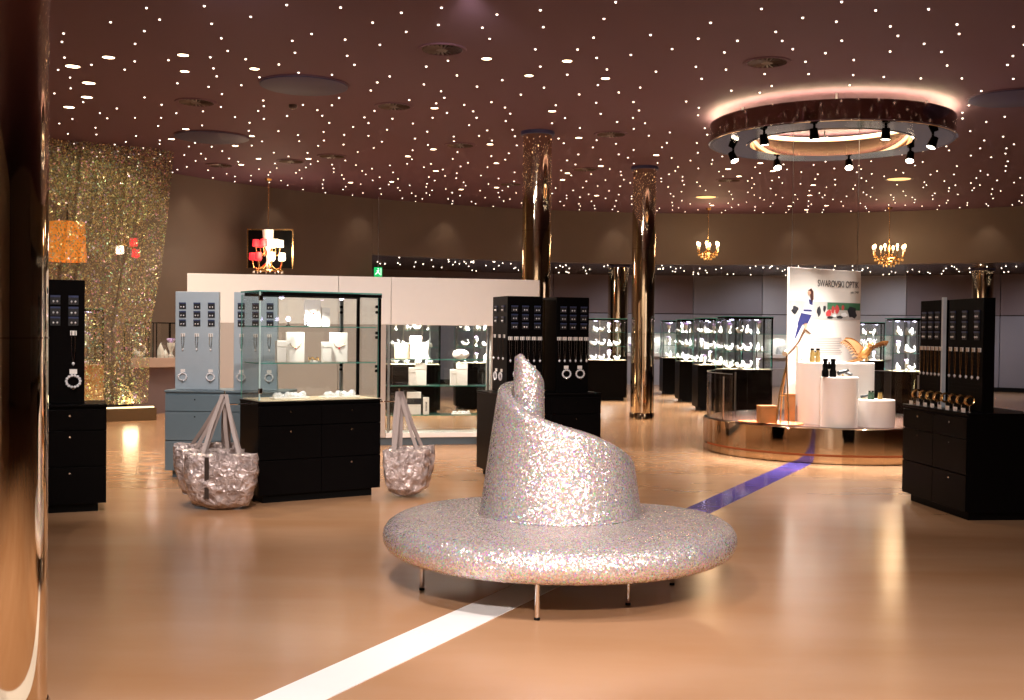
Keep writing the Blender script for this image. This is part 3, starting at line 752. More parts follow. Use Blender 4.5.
# ------------------------------------------------------------------ white display wall with glass niche
WA = Vector((-4.02, 13.6, 0)); WB = Vector((0.36, 14.5, 0)); wv = WB - WA; WL = wv.length; WR_ = math.atan2(wv.y, wv.x)
WF = frame(WA, WR_)
dw = thing('display_wall', 'long free-standing white display wall with a see-through glass shelf niche', 'display wall', WA, WR_)
nx0, nx1 = 2.46, 3.83; HT = 2.16
def wbox(name, x0, x1, z0, z1, m, y0=0.0, y1=0.4): return MB().box(x0, x1, y0, y1, z0, z1).build(name, m, dw, 0.003)
cuts = [0, 1.85, nx0]
for a, c in zip(cuts, cuts[1:]):
    wbox('lower_panel', a, c - 0.006, 0.1, 1.55, M_beige)
wbox('lower_panel', nx1, WL, 0.1, 1.55, M_beige)
for a, c in zip([0, 1.85, 2.52], [1.85, 2.52, WL]): wbox('header_panel', a, c - 0.006, 1.552, HT, M_white)
wbox('base_ledge', nx0, nx1 - 0.001, 0.1, 0.16, M_white); wbox('plinth', 0.03, WL - 0.03, 0, 0.099, M_greyplinth, 0.04, 0.36)
for x in (nx0 + 0.02, nx1 - 0.05): wbox('post', x, x + 0.03, 0.161, 1.551, M_steel, 0.03, 0.06)
wbox('post', nx0 + 0.06, nx0 + 0.085, 0.161, 1.551, M_black, 0.3, 0.33)
for z in (0.38, 0.76, 1.10):
    MB().box(nx0 + 0.004, nx1 - 0.004, 0.04, 0.36, z, z + 0.008, 0, None, 1).build('glass_shelf', [M_glass, M_glassedge], dw)
for y in (0.012, 0.385):
    MB().box(nx0 + 0.004, (nx0 + nx1) / 2 - 0.002, y, y + 0.006, 0.161, 1.551, 0, None, 1).build('glass_pane', [M_glass, M_glassedge], dw)
    MB().box((nx0 + nx1) / 2 + 0.002, nx1 - 0.004, y, y + 0.006, 0.161, 1.551, 0, None, 1).build('glass_pane', [M_glass, M_glassedge], dw)
for x in (2.8, 3.45):
    l = MB().cyl((x, 0.2, 1.535), (x, 0.2, 1.551), 0.03, n=14).build('niche_lamp', M_chrome, dw); MB().lathe([(0, 1.531), (0.024, 1.534)], 14, 0, Matrix.Translation((x, 0.2, 0))).build('bulb', M_spotlens, l)
    lamp('SPOT', 'niche_beam', WF @ Vector((x, 0.05, 1.52)), 60, WHITE, 0.03, WF @ Vector((x, 0.2, 0)), 140, 0.5)
def wall_item(key, mk, lab, cat, px, y, z, s=1.0, group='packages in the wall niche'):
    # place along the niche where the photograph shows it
    best = min(range(0, 400), key=lambda k: abs(topx(WF @ Vector((nx0 + k * 0.0035, y, z)))[0] - px))
    stamp(key, mk, lab, cat, WF @ Vector((nx0 + best * 0.0035, y, z)), WR_, group, s)
def band_box():
    t = thing('gift_box', 'x', 'y')
    MB().box(-0.09, 0.09, 0, 0.06, 0, 0.29).build('box_body', M_card, t, 0.003); MB().box(-0.091, 0.091, -0.002, 0.0, 0.13, 0.21).build('black_band', M_darkcard, t)
    return t
def slim_box():
    t = thing('gift_box', 'x', 'y')
    MB().box(-0.038, 0.038, 0, 0.04, 0, 0.225).build('box_body', M_card, t, 0.003)
    mb = MB()
    for k in range(7): mb.box(-0.012 + 0.004 * (k % 2), 0.012, -0.0015, 0.0, 0.05 + k * 0.017, 0.06 + k * 0.017)
    mb.build('print_lines', M_darkcard, t)
    return t
def pillow():
    t = thing('display_cushion', 'x', 'y')
    MB().ball((0, 0.03, 0.065), 0.12, 20, 12, sq=(0.95, 0.42, 0.55)).build('cushion', M_card, t)
    MB().ball((0, -0.02, 0.075), 0.02, 8, 6).build('brooch', M_crystal, t)
    return t
wall_item('bbox_t', small_box(0.15, 0.06, 0.30), 'tall white box on the top shelf of the wall niche', 'box', 416, 0.12, 1.1085)
wall_item('bbox_u', small_box(0.085, 0.05, 0.22), 'smaller white box right of the tall one on the top niche shelf', 'box', 425, 0.11, 1.1085)
wall_item('bbox_c', small_box(0.2, 0.06, 0.20, M_cream), 'cream box at the left end of the top niche shelf', 'box', 402, 0.25, 1.1085)
wall_item('pillow', pillow, 'small white cushion with a brooch on the top niche shelf', 'cushion', 461, 0.15, 1.1085)
wall_item('bbox_t', small_box(), 'tall white box on the left of the middle niche shelf', 'box', 421, 0.14, 0.7685, 0.95)
wall_item('bbox_u', small_box(), 'small white box beside the tall one on the middle niche shelf, left', 'box', 412, 0.1, 0.7685, 1.05)
wall_item('bbox_k', small_box(0.2, 0.08, 0.24, M_black), 'black box at the left end of the middle niche shelf', 'box', 400, 0.22, 0.7685)
wall_item('bbox_t', small_box(), 'tall white box on the right of the middle niche shelf', 'box', 462, 0.14, 0.7685, 0.95)
wall_item('bbox_u', small_box(), 'small white box left of the right tall box on the middle niche shelf', 'box', 453.5, 0.1, 0.7685, 0.95)
wall_item('bandbox', band_box, 'white box with a black band on the bottom niche shelf', 'box', 414, 0.14, 0.3885)
wall_item('slimbox', slim_box, 'slim white box with dark print on the bottom niche shelf', 'box', 426, 0.1, 0.3885)
wall_item('jewel', jewel_pile, 'heap of white crystals on the bottom shelf of the wall niche', 'jewellery', 461, 0.14, 0.3885, 0.95)

# ------------------------------------------------------------------ crystal figurines and the far cases
def swan():
    t = thing('crystal_figurine', 'x', 'y')
    mb = MB(); mb.ball((0, 0, 0.045), 0.06, 9, 6, sq=(1.2, .7, .75)); mb.tube([(0.06, 0, 0.06), (0.085, 0, 0.11), (0.07, 0, 0.15), (0.05, 0, 0.155)], [0.02, 0.014, 0.012, 0.016], 6)
    mb.prism([(-0.08, 0.05), (0.0, 0.05), (-0.06, 0.13), (-0.11, 0.11)], -0.02, 0.02); mb.build('figure', M_crystal, t, sharp=12); return t
def peak():
    t = thing('crystal_figurine', 'x', 'y')
    mb = MB(); mb.lathe([(0.05, 0.0), (0.06, 0.04), (0.035, 0.13), (0.0, 0.2)], 7); mb.lathe([(0.035, 0), (0.04, 0.05), (0.0, 0.12)], 6, 0, Matrix.Translation((0.07, 0.01, 0)))
    mb.build('figure', M_crystal, t, sharp=12); return t
def vase():
    t = thing('crystal_vase', 'x', 'y')
    MB().lathe([(0.04, 0), (0.045, 0.02), (0.018, 0.05), (0.02, 0.08), (0.05, 0.15), (0.055, 0.2)], 10).build('vase', M_crystal, t, sharp=12); 
    mb = MB()
    for a in range(5): mb.tube([(0, 0, 0.19), (0.05 * math.cos(a * 1.26), 0.05 * math.sin(a * 1.26), 0.25)], [0.006, 0.018], 5)
    mb.build('flowers', M_lilac, t); return t
FIG = [('swan', swan, 'crystal swan'), ('peak', peak, 'pointed crystal cluster'), ('vase', vase, 'lilac crystal vase')]
def fill_case(loc, rotz, w, d, levels, where, group, rng, n=3, s=1.0):
    F = frame(loc, rotz)
    for li, z in enumerate(levels):
        for k in range(n):
            key, mk, nm = FIG[rng.randrange(3)]
            x = -w / 2 + 0.1 + (w - 0.22) * (k + 0.5) / n
            pos = {2: ('left', 'right'), 3: ('left', 'middle', 'right'), 4: ('far left', 'left', 'right', 'far right')}[n][k]
            lev = ('bottom', 'middle', 'top')[li]
            stamp(key, mk, '%s, %s on the %s level, %s' % (nm, pos, lev, where), 'figurine', F @ Vector((x, d * (0.36 if k % 2 else 0.56), z)), rotz + rng.uniform(-.5, .5), group, s * rng.uniform(0.68, 0.88))
def far_case(label, where, x, y, rotz, w, d, n=4, body=M_black, power=380, h=1.77, s=1.0, name='glass_display_case', base=0.87):
    a = base + 0.30; c = base + 0.60
    glass_case(name, label, (x, y, 0), rotz, w, d, h, base, body, (a, c), 'far glass display cases', False)
    case_light((x, y, 0), rotz, d, h - 0.06, power * 0.5)
    case_light((x, y, 0), rotz, d * 0.5, c - 0.012, power * 0.2, angle=160); case_light((x, y, 0), rotz, d * 0.5, a - 0.012, power * 0.2, angle=160)
    fill_case((x, y, 0), rotz, w, d, (base + 0.0085, a + 0.0085, c + 0.0085), where, 'crystal figurines in far cases', random.Random(int(x * 100 + y * 10)), n, s)
far_case('nearest glass case of the row behind the podium, on a black base', 'nearest case of the podium row', 3.97, 18.5, R(4), 0.86, 0.5)
far_case('second glass case of the row behind the podium, on a black base', 'second case of the podium row', 3.97, 20.9, R(4), 0.86, 0.5)
far_case('third glass case of the row behind the podium, on a black base', 'third case of the podium row', 4.02, 23.4, R(3), 0.90, 0.5)
far_case('farthest glass case of the row behind the podium, on a black base', 'farthest case of the podium row', 4.05, 26.2, R(2), 0.90, 0.5)
far_case('glass case seen right of the black twin tower, left of the rear column', 'case right of the twin tower', 2.02, 23.6, R(-3), 0.9, 0.5, 4)
far_case('glass case at right between the bird and the black edge tower', 'case right of the golden bird', 6.66, 18.4, R(-4), 0.58, 0.5, 3)
far_case('farther glass case just behind the golden bird', 'case behind the golden bird', 8.35, 25.6, R(-10), 0.62, 0.5, 3)
far_case('glass case seen through the wall niche, on its left', 'left case seen through the niche', -1.75, 19.3, R(5), 1.0, 0.5)
far_case('glass case seen through the wall niche, on its right', 'right case seen through the niche', -0.55, 20.6, R(8), 1.0, 0.5)
# shallow counters along the rear wall of the recess
def wall_counter(label, where, px, w, r=RB, z0=0.9, n=3, power=10, m=M_wallpale):
    a = R(ang(px, r)); nrm = Vector((math.cos(a), math.sin(a), 0)); p = RC + nrm * (r - 0.52); rot = a - PI / 2
    t = thing('wall_showcase', label, 'showcase', p, rot, 'showcases along the rear wall')
    MB().box(-w / 2, w / 2, 0.1, 0.50, 0.0, z0 - 0.1).build('base', m, t)
    MB().box(-w / 2, w / 2, 0.0, 0.50, z0 - 0.099, z0).build('counter', M_white, t, 0.003)
    g = [M_glass, M_glassedge]
    MB().box(-w / 2, w / 2, 0.012, 0.018, z0 + 0.001, z0 + 0.55, 0, None, 1).build('front_pane', g, t)
    MB().box(-w / 2, w / 2, 0.0, 0.49, z0 + 0.551, z0 + 0.561, 0, None, 1).build('top_pane', g, t)
    MB().box(-w / 2, w / 2, 0.488, 0.498, z0 + 0.001, z0 + 0.55).build('back_board', M_white, t)
    for x in (-w / 2, w / 2 - 0.006): MB().box(x, x + 0.006, 0.019, 0.487, z0 + 0.001, z0 + 0.55, 0, None, 1).build('side_pane', g, t)
    lamp('SPOT', 'showcase_beam', p + Matrix.Rotation(rot, 3, 'Z') @ Vector((0, 0.25, z0 + 0.53)), power, WHITE, 0.03, p + Vector((0, 0, -1)) + Matrix.Rotation(rot, 3, 'Z') @ Vector((0, 0.25, 0)), 150, 0.4)
    fill_case(p, rot, w, 0.5, (z0 + 0.0005,), where, 'crystal figurines along the rear wall', random.Random(px), n, 1.3)
wall_counter('rear wall showcase left of the free-standing column', 'rear showcase left of column', 629, 1.1)
wall_counter('rear wall showcase between the column and the case row', 'rear showcase right of column', 658, 1.1)
wall_counter('rear wall showcase seen between the case row and the poster', 'rear showcase left of poster', 778, 1.3)
wall_counter('rear wall showcase right of the poster, above the bird', 'rear showcase right of poster', 868, 1.2)
# left wall showcase beside the curtain
p = ond(158, 355, 18.7); lt = R(38)
wc = thing('wall_showcase', 'low glass showcase on a pale counter right of the glitter curtain', 'showcase', (p.x, p.y, 0), lt)
MB().box(-0.46, 0.75, 0, 0.5, 0.80, 0.96).build('counter', mat('rose_beige_counter', (0.42, 0.31, 0.27), 0.5), wc, 0.004)
MB().box(-0.35, 0.7, 0.2, 0.5, 0.0, 0.80).build('support', M_wallplum, wc)
for x0 in (-0.44, -0.02, 0.36):
    mb = MB()
    for a in (0, 0.36): mb.box(x0 + a, x0 + a + 0.014, 0.03, 0.044, 0.961, 1.55); mb.box(x0 + a, x0 + a + 0.014, 0.4, 0.414, 0.961, 1.55)
    mb.box(x0, x0 + 0.374, 0.03, 0.044, 1.55, 1.566); mb.box(x0, x0 + 0.374, 0.4, 0.414, 1.55, 1.566); fr_ = mb.build('case_frame', M_black, wc)
    MB().box(x0 + 0.015, x0 + 0.359, 0.034, 0.04, 0.962, 1.549, 0, None, 1).build('pane', [M_glass, M_glassedge], fr_)
for k, (x, z) in enumerate(((-0.25, 0.9605), (0.12, 0.9605), (0.3, 0.9605))):
    q = frame((p.x, p.y, 0), lt) @ Vector((x, 0.2, z)); stamp(*FIG[k % 3][:2], '%s in the showcase beside the glitter curtain' % (FIG[k % 3][2]), 'figurine', q, lt, 'figurines beside the curtain', 1.3)
lamp('POINT', 'showcase_beam', frame((p.x, p.y, 0), lt) @ Vector((0.0, 0.22, 1.5)), 4, WARM, 0.03)

# ------------------------------------------------------------------ glitter curtain at the left
cm, (N, L, b, v, w, sp) = glitter_mat('gold_glitter_net', (0.46, 0.38, 0.20), 36.0, 0.6, 0.3, 0.45, 0.3)
nt = cm.node_tree; out = N['Material Output']
tr = N.new('ShaderNodeBsdfTransparent'); mx = N.new('ShaderNodeMixShader')
lt_ = N.new('ShaderNodeMath'); lt_.operation = 'LESS_THAN'; lt_.inputs[1].default_value = 0.47; L.new(v.outputs['Distance'], lt_.inputs[0])
gt = N.new('ShaderNodeMath'); gt.operation = 'GREATER_THAN'; gt.inputs[1].default_value = 0.22; L.new(sp.outputs[0], gt.inputs[0])
mu = N.new('ShaderNodeMath'); mu.operation = 'MULTIPLY'; L.new(lt_.outputs[0], mu.inputs[0]); L.new(gt.outputs[0], mu.inputs[1])
ml = N.new('ShaderNodeMath'); ml.operation = 'MULTIPLY_ADD'; ml.inputs[1].default_value = 0.58; ml.inputs[2].default_value = 0.24; L.new(mu.outputs[0], ml.inputs[0])
L.new(ml.outputs[0], mx.inputs[0]); L.new(tr.outputs[0], mx.inputs[1]); L.new(b.outputs[0], mx.inputs[2]); L.new(mx.outputs[0], out.inputs[0])
cur = thing('glitter_curtain', 'sheer golden glitter curtain falling from the ceiling at the left wall', 'curtain', (-6.6, 17.0, 0))
REDGE = [(0.0, 0.0), (0.25, 146), (1.5, 147), (1.9, 152), (2.4, 158), (3.2, 164), (4.3, 172)]
def redge(z): return lerp_tab([(0.2, 145), (1.5, 147), (1.9, 152), (2.4, 158), (3.2, 165), (4.28, 173)], z)
def drape(u_, z, off):
    # right edge at u=1; runs left and towards the viewer; folds grow towards the top
    xr = (redge(z) - 512) / FPX * 17.6; yr = 17.6
    x = xr - (1 - u_) * 2.5; y = yr - (1 - u_) * 1.7
    fold = 0.07 * math.sin(u_ * 26 + z * 0.6 + off) + 0.05 * math.sin(u_ * 57 + off * 2)
    return Vector((x + 6.6 + 0.3 * fold, y - 17.0 + fold + off * 0.12, z))
for li, (zlo, off) in enumerate((((lambda q: 0.26), 0.0), ((lambda q: 2.45 + 1.1 * abs(math.sin(q * 3.6 + 0.5))), -1.6))):
    mb = MB(); nu, nv = 90, 30; vs = []
    for i in range(nu + 1):
        for j in range(nv + 1):
            q = i / nu; z0 = zlo(q); z = z0 + (4.28 - z0) * j / nv; vs.append(drape(q, z, off))
    fs = [(i * (nv + 1) + j, (i + 1) * (nv + 1) + j, (i + 1) * (nv + 1) + j + 1, i * (nv + 1) + j + 1) for i in range(nu) for j in range(nv)]
    mb._add(vs, fs, 0, True); mb.build(('long_net', 'swag')[li], cm, cur)
pr_ = drape(1, 0.2, 0); pl_ = drape(0, 0.2, 0)
bt = math.atan2(pr_.y - pl_.y, pr_.x - pl_.x); bl = (Vector((pr_.x, pr_.y)) - Vector((pl_.x, pl_.y))).length
bs = thing('curtain_plinth', 'low golden plinth with a light slot under the glitter curtain', 'plinth', (pl_.x - 6.6, pl_.y + 17.0, 0), bt)
mb = MB(); mb.box(0, bl + 0.08, -0.2, 0.06, 0, 0.20).build('body', mat('dull_gold', (0.13, 0.08, 0.035), 0.5, 0.3), bs, 0.005)
MB().box(0.02, bl + 0.05, -0.16, -0.10, 0.201, 0.222).build('light_slot', glow('slot_glow', (1.0, 0.75, 0.4), 2.5, True), bs)
for k in range(3):
    q = frame((pl_.x - 6.6, pl_.y + 17.0, 0), bt) @ Vector((bl * (0.3 + 0.3 * k), -0.13, 0.3)); lamp('POINT', 'curtain_uplight', q, 6, (1, 0.8, 0.46), 0.12)
lamp('SPOT', 'curtain_beam', (-4.6, 14.6, 4.1), 190, (1, 0.86, 0.52), 0.05, (-6.6, 17.0, 2.6), 60, 0.6)
# things seen through the curtain
def drum_pendant():
    t = thing('pendant_lamp', 'orange drum pendant lamp glowing behind the glitter curtain', 'lamp', (-7.0, 17.3, 0))
    MB().lathe([(0.29, 2.50), (0.26, 3.12)], 24, cap=False).build('shade', mat('amber_shade', (0.70, 0.27, 0.04), 0.6, emit=(1, .27, .03), estr=0.6), t)
    MB().cyl((0, 0, 3.1), (0, 0, CEIL), 0.008).build('cord', M_black, t)
    mb = MB()
    for k in range(3): mb.cyl((0, 0, 3.1), (0.262 * math.cos(k * 2.09), 0.262 * math.sin(k * 2.09), 3.1), 0.005)
    mb.build('spider', M_black, t); MB().ball((0, 0, 2.95), 0.05).build('bulb', M_bulb, t)
drum_pendant()
far_case('dim glass case with golden goods behind the glitter curtain', 'case behind the curtain', -6.78, 17.35, R(42), 0.7, 0.35, 2, M_wood, 8)

# ------------------------------------------------------------------ round podium
PC = (4.08, 14.1, 0); PRAD = 1.59; PF = frame(PC, 0)
pod = thing('round_podium', 'round mirrored bronze podium in the middle distance under the ceiling ring', 'podium', PC)
MB().lathe([(PRAD - 0.03, 0), (PRAD, 0.005), (PRAD, 0.085)], 96).build('lower_plinth', M_bronze, pod)
MB().lathe([(PRAD - 0.05, 0.0855), (PRAD - 0.05, 0.108)], 96, cap=False).build('light_gap', glow('orange_led', (1.0, 0.2, 0.06), 0.28, True), pod)
MB().lathe([(PRAD - 0.02, 0.1085), (PRAD + 0.004, 0.11), (PRAD + 0.004, 0.40), (PRAD - 0.01, 0.409), (PRAD - 0.05, 0.41), (0, 0.41)], 96).build('skirt', M_bronze, pod)
MB().lathe([(PRAD - 0.09, 0.4102), (PRAD - 0.09, 0.414), (0, 0.414)], 96).build('deck', mat('russet_deck', (0.13, 0.065, 0.05), 0.2), pod)
for nm, a0, a1 in (('rim_glass', 95, 206), ('rim_glass', -32, 60)):
    MB().lathe([(PRAD - 0.05, 0.4145), (PRAD - 0.04, 0.4145), (PRAD - 0.04, 0.985), (PRAD - 0.05, 0.985)], 48, 0, None, False, R(a0), R(a1), True).build(nm, M_smoke, pod)
    MB().lathe([(PRAD - 0.052, 0.986), (PRAD - 0.038, 0.986), (PRAD - 0.038, 0.993), (PRAD - 0.052, 0.993)], 48, 0, None, False, R(a0), R(a1), True).build('glass_edge', M_steel, pod)
for a in (197, 165, 130, -20, 25):
    MB().box(-0.012, 0.012, -0.006, 0.006, 0.4145, 0.95, 0, Matrix.Rotation(R(a), 4, 'Z') @ Matrix.Translation((PRAD - 0.075, 0, 0)) @ Matrix.Rotation(PI / 2, 4, 'Z')).build('glass_post', M_steel, pod)
ZD = 0.414
M_drum = mat('white_gloss_drum', (0.86, 0.80, 0.74), 0.25, 0, 0.01)
q = ond(835, 350, 13.4)
dr = thing('stepped_plinth', 'white stepped display plinth of three joined drums on the podium', 'plinth', (q.x, q.y, ZD))
MB().lathe([(0.462, 0), (0.462, 0.73), (0.457, 0.735), (0, 0.735)], 64).build('tall_drum', M_drum, dr)
q2 = ond(840, 350, 12.82); MB().lathe([(0.212, 0), (0.212, 0.575), (0.207, 0.58), (0, 0.58)], 48, 0, Matrix.Translation((q2.x - q.x, q2.y - q.y, 0))).build('middle_drum', M_drum, dr)
q3 = ond(876, 350, 12.93); MB().lathe([(0.225, 0), (0.225, 0.31), (0.22, 0.315), (0, 0.315)], 48, 0, Matrix.Translation((q3.x - q.x, q3.y - q.y, 0))).build('low_drum', M_drum, dr)
# poster
pa = ond(789.5, 267, 13.75); pb = ond(861, 273.5, 14.6)
pw = (Vector((pb.x, pb.y)) - Vector((pa.x, pa.y))).length; prot = math.atan2(pb.y - pa.y, pb.x - pa.x)
PZ0, PZ1 = 0.70, pa.z
po = thing('hanging_poster', 'tall white poster board hanging on wires above the podium', 'poster', (pa.x, pa.y, 0), prot)
MB().box(0, pw, 0, 0.03, PZ0, PZ1).build('board', M_card, po, 0.002)
def uv(u_, v_): return u_ * pw, PZ1 - v_ * 1.035          # fractions of the printed area in the photograph
def patch(name, polys, m, y=-0.0025):
    mb = MB()
    for poly in polys: mb.prism([uv(*q_) for q_ in poly], y, y + 0.0015)
    return mb.build(name, m, po)
def rect(a, b_, c, d): return [(a, b_), (c, b_), (c, d), (a, d)]
sk = mat('photo_grey', (0.55, 0.53, 0.50), 0.5, 0, 0.35, 6)
strip_ = patch('photo_strip', [rect(0.0, 0.405, 1.0, 0.62)], sk)
def onstrip(name, polys, m, y=-0.0045):
    o = patch(name, polys, m, y); o.parent = strip_; return o
onstrip('green_field', [rect(0.52, 0.41, 0.99, 0.50)], mat('photo_green', (0.05, 0.16, 0.08), 0.5, 0, 0.4, 9), -0.004)
rd = mat('photo_red', (0.5, 0.05, 0.05), 0.5, 0, 0.3, 9); bk = mat('photo_black', (0.02, 0.02, 0.025), 0.5, 0, 0.4, 9)
def blob(cx, cy, rx, ry, n=12): return [(cx + rx * math.cos(2 * PI * k / n), cy + ry * math.sin(2 * PI * k / n)) for k in range(n)]
rngp = random.Random(8)
def rag(cx, cy, rx, ry): return [(cx + rx * rngp.uniform(.6, 1.1) * math.cos(2 * PI * k / 11), cy + ry * rngp.uniform(.6, 1.1) * math.sin(2 * PI * k / 11)) for k in range(11)]
for v_ in ((0.54, 0.545, 0.05, 0.055), (0.60, 0.50, 0.028, 0.05), (0.66, 0.49, 0.04, 0.06), (0.74, 0.47, 0.025, 0.04)): onstrip('red_rider', [rag(*v_)], rd)
for v_ in ((0.08, 0.51, 0.05, 0.06), (0.40, 0.52, 0.03, 0.07), (0.48, 0.49, 0.025, 0.05), (0.88, 0.52, 0.075, 0.085), (0.56, 0.595, 0.05, 0.018), (0.70, 0.59, 0.05, 0.02)): onstrip('dark_figure', [rag(*v_)], bk)
for v_ in ((0.33, 0.55, 0.02, 0.04), (0.76, 0.56, 0.06, 0.035), (0.62, 0.57, 0.03, 0.02)): onstrip('snow_patch', [rag(*v_)], mat('photo_snow', (0.85, 0.85, 0.85), 0.5), -0.0055)
lady = patch('printed_woman', [[(0.20, 0.47), (0.25, 0.38), (0.32, 0.35), (0.31, 0.50), (0.30, 0.57), (0.17, 0.57)]], mat('print_white_dress', (0.72, 0.74, 0.82), 0.5), -0.0065)
def onlady(name, polys, m, y=-0.008):
    o = patch(name, polys, m, y); o.parent = lady; return o
blu = mat('print_blue', (0.022, 0.026, 0.12), 0.5)
onlady('dark_hair', [[(0.25, 0.27), (0.29, 0.245), (0.32, 0.28), (0.325, 0.38), (0.29, 0.42), (0.28, 0.34)]], mat('print_hair', (0.06, 0.02, 0.015), 0.5))
onlady('face', [blob(0.265, 0.30, 0.018, 0.026)], mat('print_skin', (0.55, 0.32, 0.22), 0.5), -0.009)
onlady('blue_skirt', [[(0.16, 0.55), (0.30, 0.57), (0.25, 0.68), (0.18, 0.69), (0.09, 0.86), (0.075, 0.86), (0.12, 0.70), (0.11, 0.69)]], blu)
onlady('blue_collar', [[(0.255, 0.38), (0.315, 0.39), (0.31, 0.45), (0.27, 0.44)]], blu)
onlady('blue_sash', [rect(0.19, 0.505, 0.3, 0.53)], blu)
onlady('legs', [[(0.20, 0.67), (0.245, 0.67), (0.235, 0.75), (0.21, 0.75)]], MATS['print_skin'])
patch('printed_branch', [[(-0.0, 1.03), (0.06, 0.97), (0.12, 0.90), (0.18, 0.78), (0.205, 0.73), (0.23, 0.745), (0.30, 0.80), (0.285, 0.81), (0.22, 0.775), (0.15, 0.90), (0.08, 0.99), (0.0, 1.06)]], mat('print_bark', (0.10, 0.05, 0.025), 0.5), -0.0065)
def text(body, w, x, z, parent, m, name='lettering', y=-0.003, sx=1.0):
    c = bpy.data.curves.new(name, 'FONT'); c.body = body; c.size = 0.1; c.extrude = 0.0006; c.materials.append(m)
    o = bpy.data.objects.new(name, c); COL.objects.link(o); o.parent = parent; o.rotation_euler = (PI / 2, 0, 0)
    bpy.context.view_layer.update(); me = bpy.data.meshes.new_from_object(o.evaluated_get(bpy.context.evaluated_depsgraph_get()))
    bpy.data.objects.remove(o); o = bpy.data.objects.new(name, me); COL.objects.link(o); o.parent = parent; o.rotation_euler = (PI / 2, 0, 0)
    bpy.context.view_layer.update(); s_ = w / max(o.dimensions.x, 1e-4); o.scale = (s_, s_ * sx, 1); o.location = (x, y, z); return o
ink = mat('print_ink', (0.03, 0.03, 0.035), 0.5)
x0_, z0_ = uv(0.38, 0.215); text('SWAROVSKI OPTIK', 0.585 * pw, x0_, z0_, po, ink, sx=1.25)
x0_, z0_ = uv(0.85, 0.285); text('seit 1949', 0.115 * pw, x0_, z0_, po, ink, 'small_lettering')
mb = MB(); rng = random.Random(5)
for k in range(10):
    xa, za = uv(0.29, 0.86 + k * 0.022); xb, zb = uv(rng.uniform(0.70, 0.74), 0.86 + k * 0.022); mb.box(xa, xb, -0.002, -0.0005, za, za + 0.010)
mb.build('text_block', mat('print_grey', (0.42, 0.38, 0.36), 0.5), po)
mb = MB()
for x in (0.06, pw - 0.06): MB().cyl((x, 0.015, PZ1), (x, 0.015, CEIL - 0.001), 0.004, n=6).build('wire', M_steel, po)

# things on the podium
def binoculars(m):
    def mk():
        t = thing('binoculars', 'x', 'y')
        for x in (-0.035, 0.035):
            bl_ = MB().lathe([(0.031, 0), (0.032, 0.05), (0.024, 0.07), (0.026, 0.11), (0.020, 0.125), (0.020, 0.145)], 16, 0, Matrix.Translation((x, 0, 0))).build('barrel', m, t)
            MB().lathe([(0.022, 0.1455), (0.022, 0.168), (0.014, 0.168)], 16, 0, Matrix.Translation((x, 0, 0))).build('eyepiece', M_black, bl_)
        MB().box(-0.022, 0.022, -0.012, 0.012, 0.072, 0.118).build('bridge', m, t, 0.004); MB().cyl((0, 0, 0.10), (0, 0, 0.14), 0.010).build('focus_wheel', M_black, t)
        return t
    return mk
M_brass = mat('brass_body', (0.40, 0.26, 0.08), 0.3, 0.6); M_green = mat('green_armour', (0.03, 0.07, 0.035), 0.45)
zt1, zt2, zt3 = ZD + 0.7355, ZD + 0.5805, ZD + 0.3155
def at_top(px, py, z): q_ = onz(px, py, z); return q_
q_ = ond(815, 363, 13.25); stamp('binob', binoculars(M_brass), 'brass-coloured binoculars standing on the tallest white drum', 'binoculars', (q_.x, q_.y, zt1), 0.1, None, 1.0)
q_ = ond(829, 377, 12.75); stamp('binok', binoculars(M_black), 'black binoculars standing on the middle white drum', 'binoculars', (q_.x, q_.y, zt2), -0.05, None, 1.25)
q_ = ond(871, 400, 12.86); stamp('binog', binoculars(M_green), 'small green binoculars on the lowest white drum', 'binoculars', (q_.x, q_.y, zt3), 0.3, None, 0.62)
q_ = ond(805.5, 363, 13.38)
t = thing('presentation_box', 'tan presentation box standing at the left of the tallest drum', 'box', (q_.x - 0.02, q_.y, zt1), 0.15)
MB().box(-0.08, 0.08, 0, 0.05, 0, 0.2).build('box_body', M_cream, t, 0.003); MB().box(-0.082, 0.082, -0.004, 0.0, 0.0, 0.2).build('box_door', M_card, t, 0.002); MB().ball((-0.03, -0.008, 0.03), 0.008, 8, 6).build('knob', M_gold, t)
def scope():
    t = thing('spotting_scope', 'x', 'y')
    MB().cyl((-0.06, 0, 0.05), (0.07, 0, 0.075), 0.028, 0.022, 16).build('tube', M_darkcard, t); MB().cyl((0.07, 0, 0.075), (0.10, 0, 0.09), 0.016, n=12).build('eyepiece', M_black, t)
    for k in range(3): MB().cyl((0, 0, 0.05), (0.04 * math.cos(k * 2.1), 0.04 * math.sin(k * 2.1), 0), 0.005, n=6).build('leg', M_gold, t)
    return t
q_ = ond(842, 377, 12.76); stamp('scope', scope, 'dark spotting scope beside the black binoculars on the middle drum', 'scope', (q_.x, q_.y, zt2), 0.4, None, 0.9)
q_ = ond(849, 377, 12.74); stamp('scope', scope, 'small scope at the right edge of the middle drum', 'scope', (q_.x, q_.y, zt2), 2.2, None, 0.6)
q_ = ond(864, 400, 12.90); stamp('scope', scope, 'small scope at the left of the lowest drum', 'scope', (q_.x, q_.y, zt3), 0.2, None, 0.62)
q_ = ond(880, 400, 12.95); stamp('binob', None, 'tiny brass binoculars at the right of the lowest drum', 'binoculars', (q_.x, q_.y, zt3), 0.6, None, 0.55)
